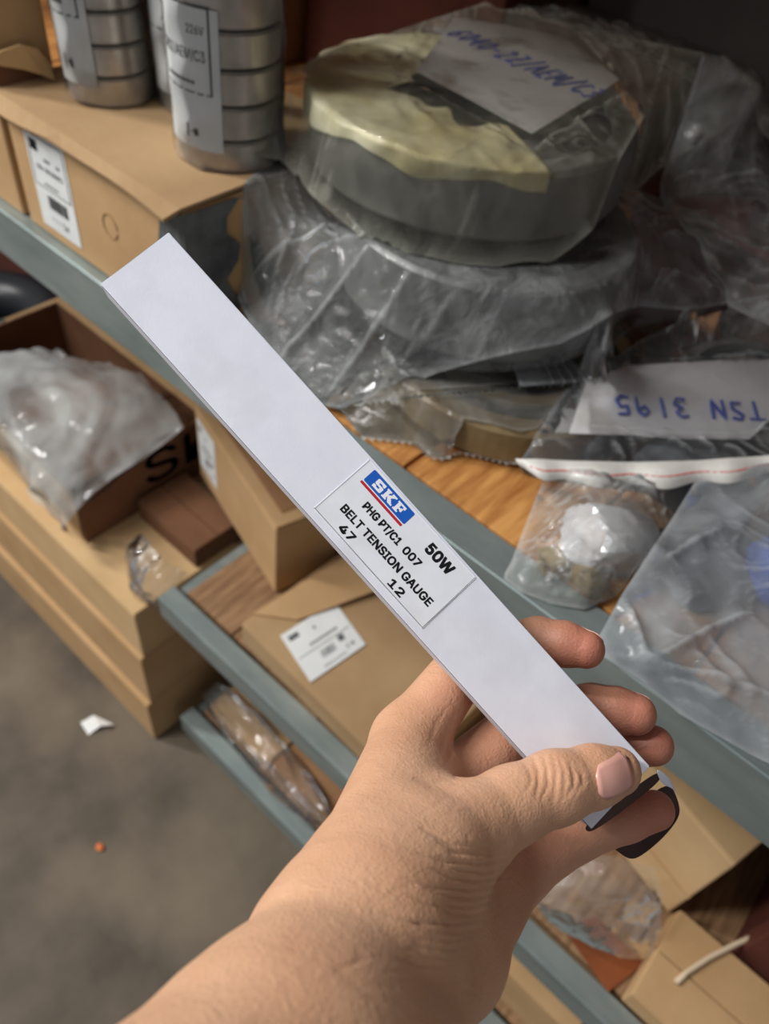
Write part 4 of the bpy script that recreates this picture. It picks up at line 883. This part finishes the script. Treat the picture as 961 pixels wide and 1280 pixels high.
film('film', [(678, 602, 1.012), (655, 660, 1.004), (640, 700, 1.002), (628, 722, 1.002), (650, 740, 1.002), (690, 755, 1.002), (730, 762, 1.002), (765, 748, 1.003), (800, 720, 1.004), (850, 665, 1.008), (878, 630, 1.02), (850, 611, 1.025), (780, 609, 1.024), (715, 602, 1.02)], M['film'], b5, .009, .03, 57)

# --- smooth bag at the right edge with blue things in it
mark()
c8 = PZ(968, 720, 1.02); lump('blue_fitting', 'blue plastic fitting in the smooth bag at the right edge', 'part', (c8[0] + .012, c8[1] + .012, 1.022), .04, .035, .03, 'blue_part', 21)
c9 = PZ(930, 800, 1.01); lump('black_fitting', 'black fitting next to the blue one in the smooth bag', 'part', (c9[0] + .05, c9[1] + .05, 1.015), .03, .03, .02, 'black_part', 23)
c10 = PZ(880, 720, 1.0); lump('grey_fitting', 'grey cast fitting showing dimly through the smooth bag at the right', 'part', (c10[0], c10[1], 1.012), .035, .045, .024, 'grey_part', 29)
b6 = bag('smooth_bag', 'large smooth clear bag over the steel beam edge, holding blue fittings')
film('film', [(868, 603, 1.045), (840, 648, 1.04), (812, 690, 1.035), (778, 742, 1.02), (745, 802, 1.004), (757, 822, 1.003), (800, 850, 1.002), (850, 893, 1.0015), ('w', .07, .345, 1.0015), ('w', .15, .36, 1.01), ('w', .16, .5, 1.03), ('w', .08, .66, 1.05), ('w', .0, .64, 1.06), (935, 585, 1.055)], M['film_hazy'], b6, .004, .09, 63,
     pleats=[((805, 832, 1.005), (950, 745, 1.05), .004, .010), ((775, 722, 1.03), (806, 832, 1.005), .004, .010), ((757, 815, 1.004), (960, 880, 1.005), .003, .006), ((830, 700, 1.035), (900, 660, 1.045), .004, .006)])

# --- dark bags at the back right
mark()
d7 = carton('carton', 'dark red carton inside the dark bag right of the biggest bag', (-.30, .80, 1.0012), (.2, .15, .07), math.radians(20), 'maroon', None, 'x', tape=False)
box('front_sheet', .0, .2, -.0012, 0, .0, .066, M['red_box'], d7)
TER = np.where((XX > -.36) & (XX < -.05) & (YY > .79) & (YY < 1.02), np.maximum(TER, 1.075), TER)
b8 = bag('zip_bag', 'dark clear zip bag over the dark red carton, behind the biggest bag')
film('film', [('w', -.34, .93, 1.07), ('w', -.35, 1.0, 1.05), ('w', -.2, 1.06, 1.05), ('w', -.02, 1.02, 1.05), ('w', .0, .85, 1.05), ('w', -.06, .74, 1.05), ('w', -.15, .735, 1.055), ('w', -.27, .80, 1.06)], M['film'], b8, .006, .05, 71)
mark()
d8 = carton('carton', 'dark grey carton inside the bag at the top right, behind the note', (-.62, .955, 1.0012), (.26, .085, .16), math.radians(0), 'maroon', None, 'x', tape=False)
TER = np.where((XX > -.63) & (XX < -.35) & (YY > .95) & (YY < 1.045), np.maximum(TER, 1.165), TER)
b7 = bag('grey_bag', 'dull grey clear bag at the top right behind the biggest bag')
film('film', [('w', -.66, .93, 1.15), ('w', -.66, 1.05, 1.15), ('w', -.45, 1.06, 1.14), ('w', -.20, 1.06, 1.12), ('w', -.16, .98, 1.11), ('w', -.24, .93, 1.14), ('w', -.36, .92, 1.17), ('w', -.5, .92, 1.18)], M['film_grey'], b7, .010, .05, 83)

# ------------------------------------------------------------------ plastic draped over lower things (own small films)
def drape(name, label, rows, mat, amp, seed, group=None, size=.09, flip=None):
    """rows of world points lofted into a crumpled sheet"""
    P = np.array(rows, float); n, k = P.shape[:2]; up = 10
    def lerp(A, m, ax):
        A = np.moveaxis(A, ax, 0); x = np.linspace(0, len(A) - 1, m); i = np.minimum(x.astype(int), len(A) - 2); t = (x - i).reshape(-1, 1, 1)
        A0 = A[np.maximum(i - 1, 0)]; A1 = A[i]; A2 = A[i + 1]; A3 = A[np.minimum(i + 2, len(A) - 1)]
        r = .5 * (2 * A1 + (A2 - A0) * t + (2 * A0 - 5 * A1 + 4 * A2 - A3) * t ** 2 + (3 * A1 - A0 - 3 * A2 + A3) * t ** 3); return np.moveaxis(r, 0, ax)
    P = lerp(lerp(P, (n - 1) * up + 1, 0), (k - 1) * up + 1, 1); a, b = P.shape[:2]
    U, Vv = np.meshgrid(np.linspace(0, .1 * n, a), np.linspace(0, .1 * k, b), indexing='ij')
    du = np.gradient(P, axis=0); dv = np.gradient(P, axis=1); N_ = np.cross(dv, du); N_ /= np.linalg.norm(N_, axis=-1, keepdims=True) + 1e-9
    if flip is None: flip = (N_ * (CAM - P)).sum(-1).mean() < 0
    if flip: N_ = -N_
    P = P + N_ * ((crumple(U, Vv, seed, size) * amp + crumple(U, Vv, seed + 9, size * .45) * amp * .4)[..., None])
    F = [[i * b + j, i * b + j + 1, (i + 1) * b + j + 1, (i + 1) * b + j] for i in range(a - 1) for j in range(b - 1)]
    o = link(name, P.reshape(-1, 3), F, mat, None, True)
    if label: tag(o, label, 'bag', group)
    return o
# over the printed carton at the left
zt = .553
drape('draped_bag', 'milky crumpled plastic bag draped over the printed brown carton', [
    [(-1.22, .336, .52), (-1.1, .332, .512), (-.98, .328, .50), (-.90, .326, .476), (-.806, .325, .446)],
    [(-1.22, .334, .545), (-1.1, .334, .553), (-.98, .332, .555), (-.88, .332, .552), (-.806, .330, .500)],
    [(-1.2, .39, .550), (-1.1, .40, .566), (-.98, .40, .572), (-.87, .40, .570), (-.806, .395, .530)],
    [(-1.15, .45, .548), (-1.06, .47, .570), (-.96, .47, .582), (-.86, .47, .578), (-.806, .465, .538)],
    [(-1.1, .50, .546), (-1.02, .53, .560), (-.93, .55, .575), (-.85, .55, .572), (-.808, .545, .550)]], M['film_white'], .012, 5, None, .17)
drape('grey_plastic_bag', 'small grey plastic bag hanging between the carton stack and the middle beam', [
    [(-.735, .40, .466), (-.70, .39, .478), (-.665, .385, .482), (-.64, .39, .478), (-.622, .40, .47)], [(-.745, .375, .44), (-.705, .355, .458), (-.668, .345, .462), (-.635, .352, .458), (-.620, .37, .45)],
    [(-.735, .37, .420), (-.70, .345, .428), (-.668, .335, .43), (-.636, .345, .428), (-.626, .365, .424)], [(-.72, .375, .4125), (-.70, .36, .4125), (-.668, .35, .4125), (-.645, .36, .4125), (-.638, .375, .4125)]], M['film_grey'], .005, 8, None, .15)
# clear tube bag on the low shelf
rows = []
for i in range(9):
    s = i / 8; p = np.array([-.60, .40, .135]) * (1 - s) + np.array([-.27, .37, .155]) * s; r = .034 * (1 - .5 * abs(2 * s - 1) ** 3)
    rows.append([(p[0], p[1] + r * math.cos(a) * 1.1, p[2] + r * math.sin(a) * .75) for a in np.linspace(-math.pi, math.pi, 9)])
drape('tube_bag', 'long clear plastic tube bag lying on the low shelf between the two lower beams', rows, M['film_smooth'], .004, 15, None, .12)
# clear bag on the middle shelf right
q = lambda px, py, z: tuple(PZ(px, py, z))
tag(sheet('rust_card', [PZ(702, 1158, .4715), PZ(745, 1146, .4715), PZ(806, 1204, .4715), PZ(760, 1240, .4715)], M['rust_card'], None, .0015), 'rusty orange card lying on the middle shelf under the clear bag', 'card')
drape('clear_bag', 'clear plastic bag on the middle shelf below the little finger', [
    [q(665, 1105, .52), q(700, 1080, .55), q(760, 1070, .58), q(818, 1085, .57)], [q(668, 1120, .52), q(715, 1112, .55), q(770, 1105, .575), q(826, 1125, .55)],
    [q(674, 1136, .51), q(725, 1145, .53), q(780, 1150, .535), q(824, 1165, .52)], [q(695, 1158, .492), q(735, 1178, .495), q(785, 1198, .495), q(814, 1195, .495)]], M['film'], .0022, 33, None, .16)
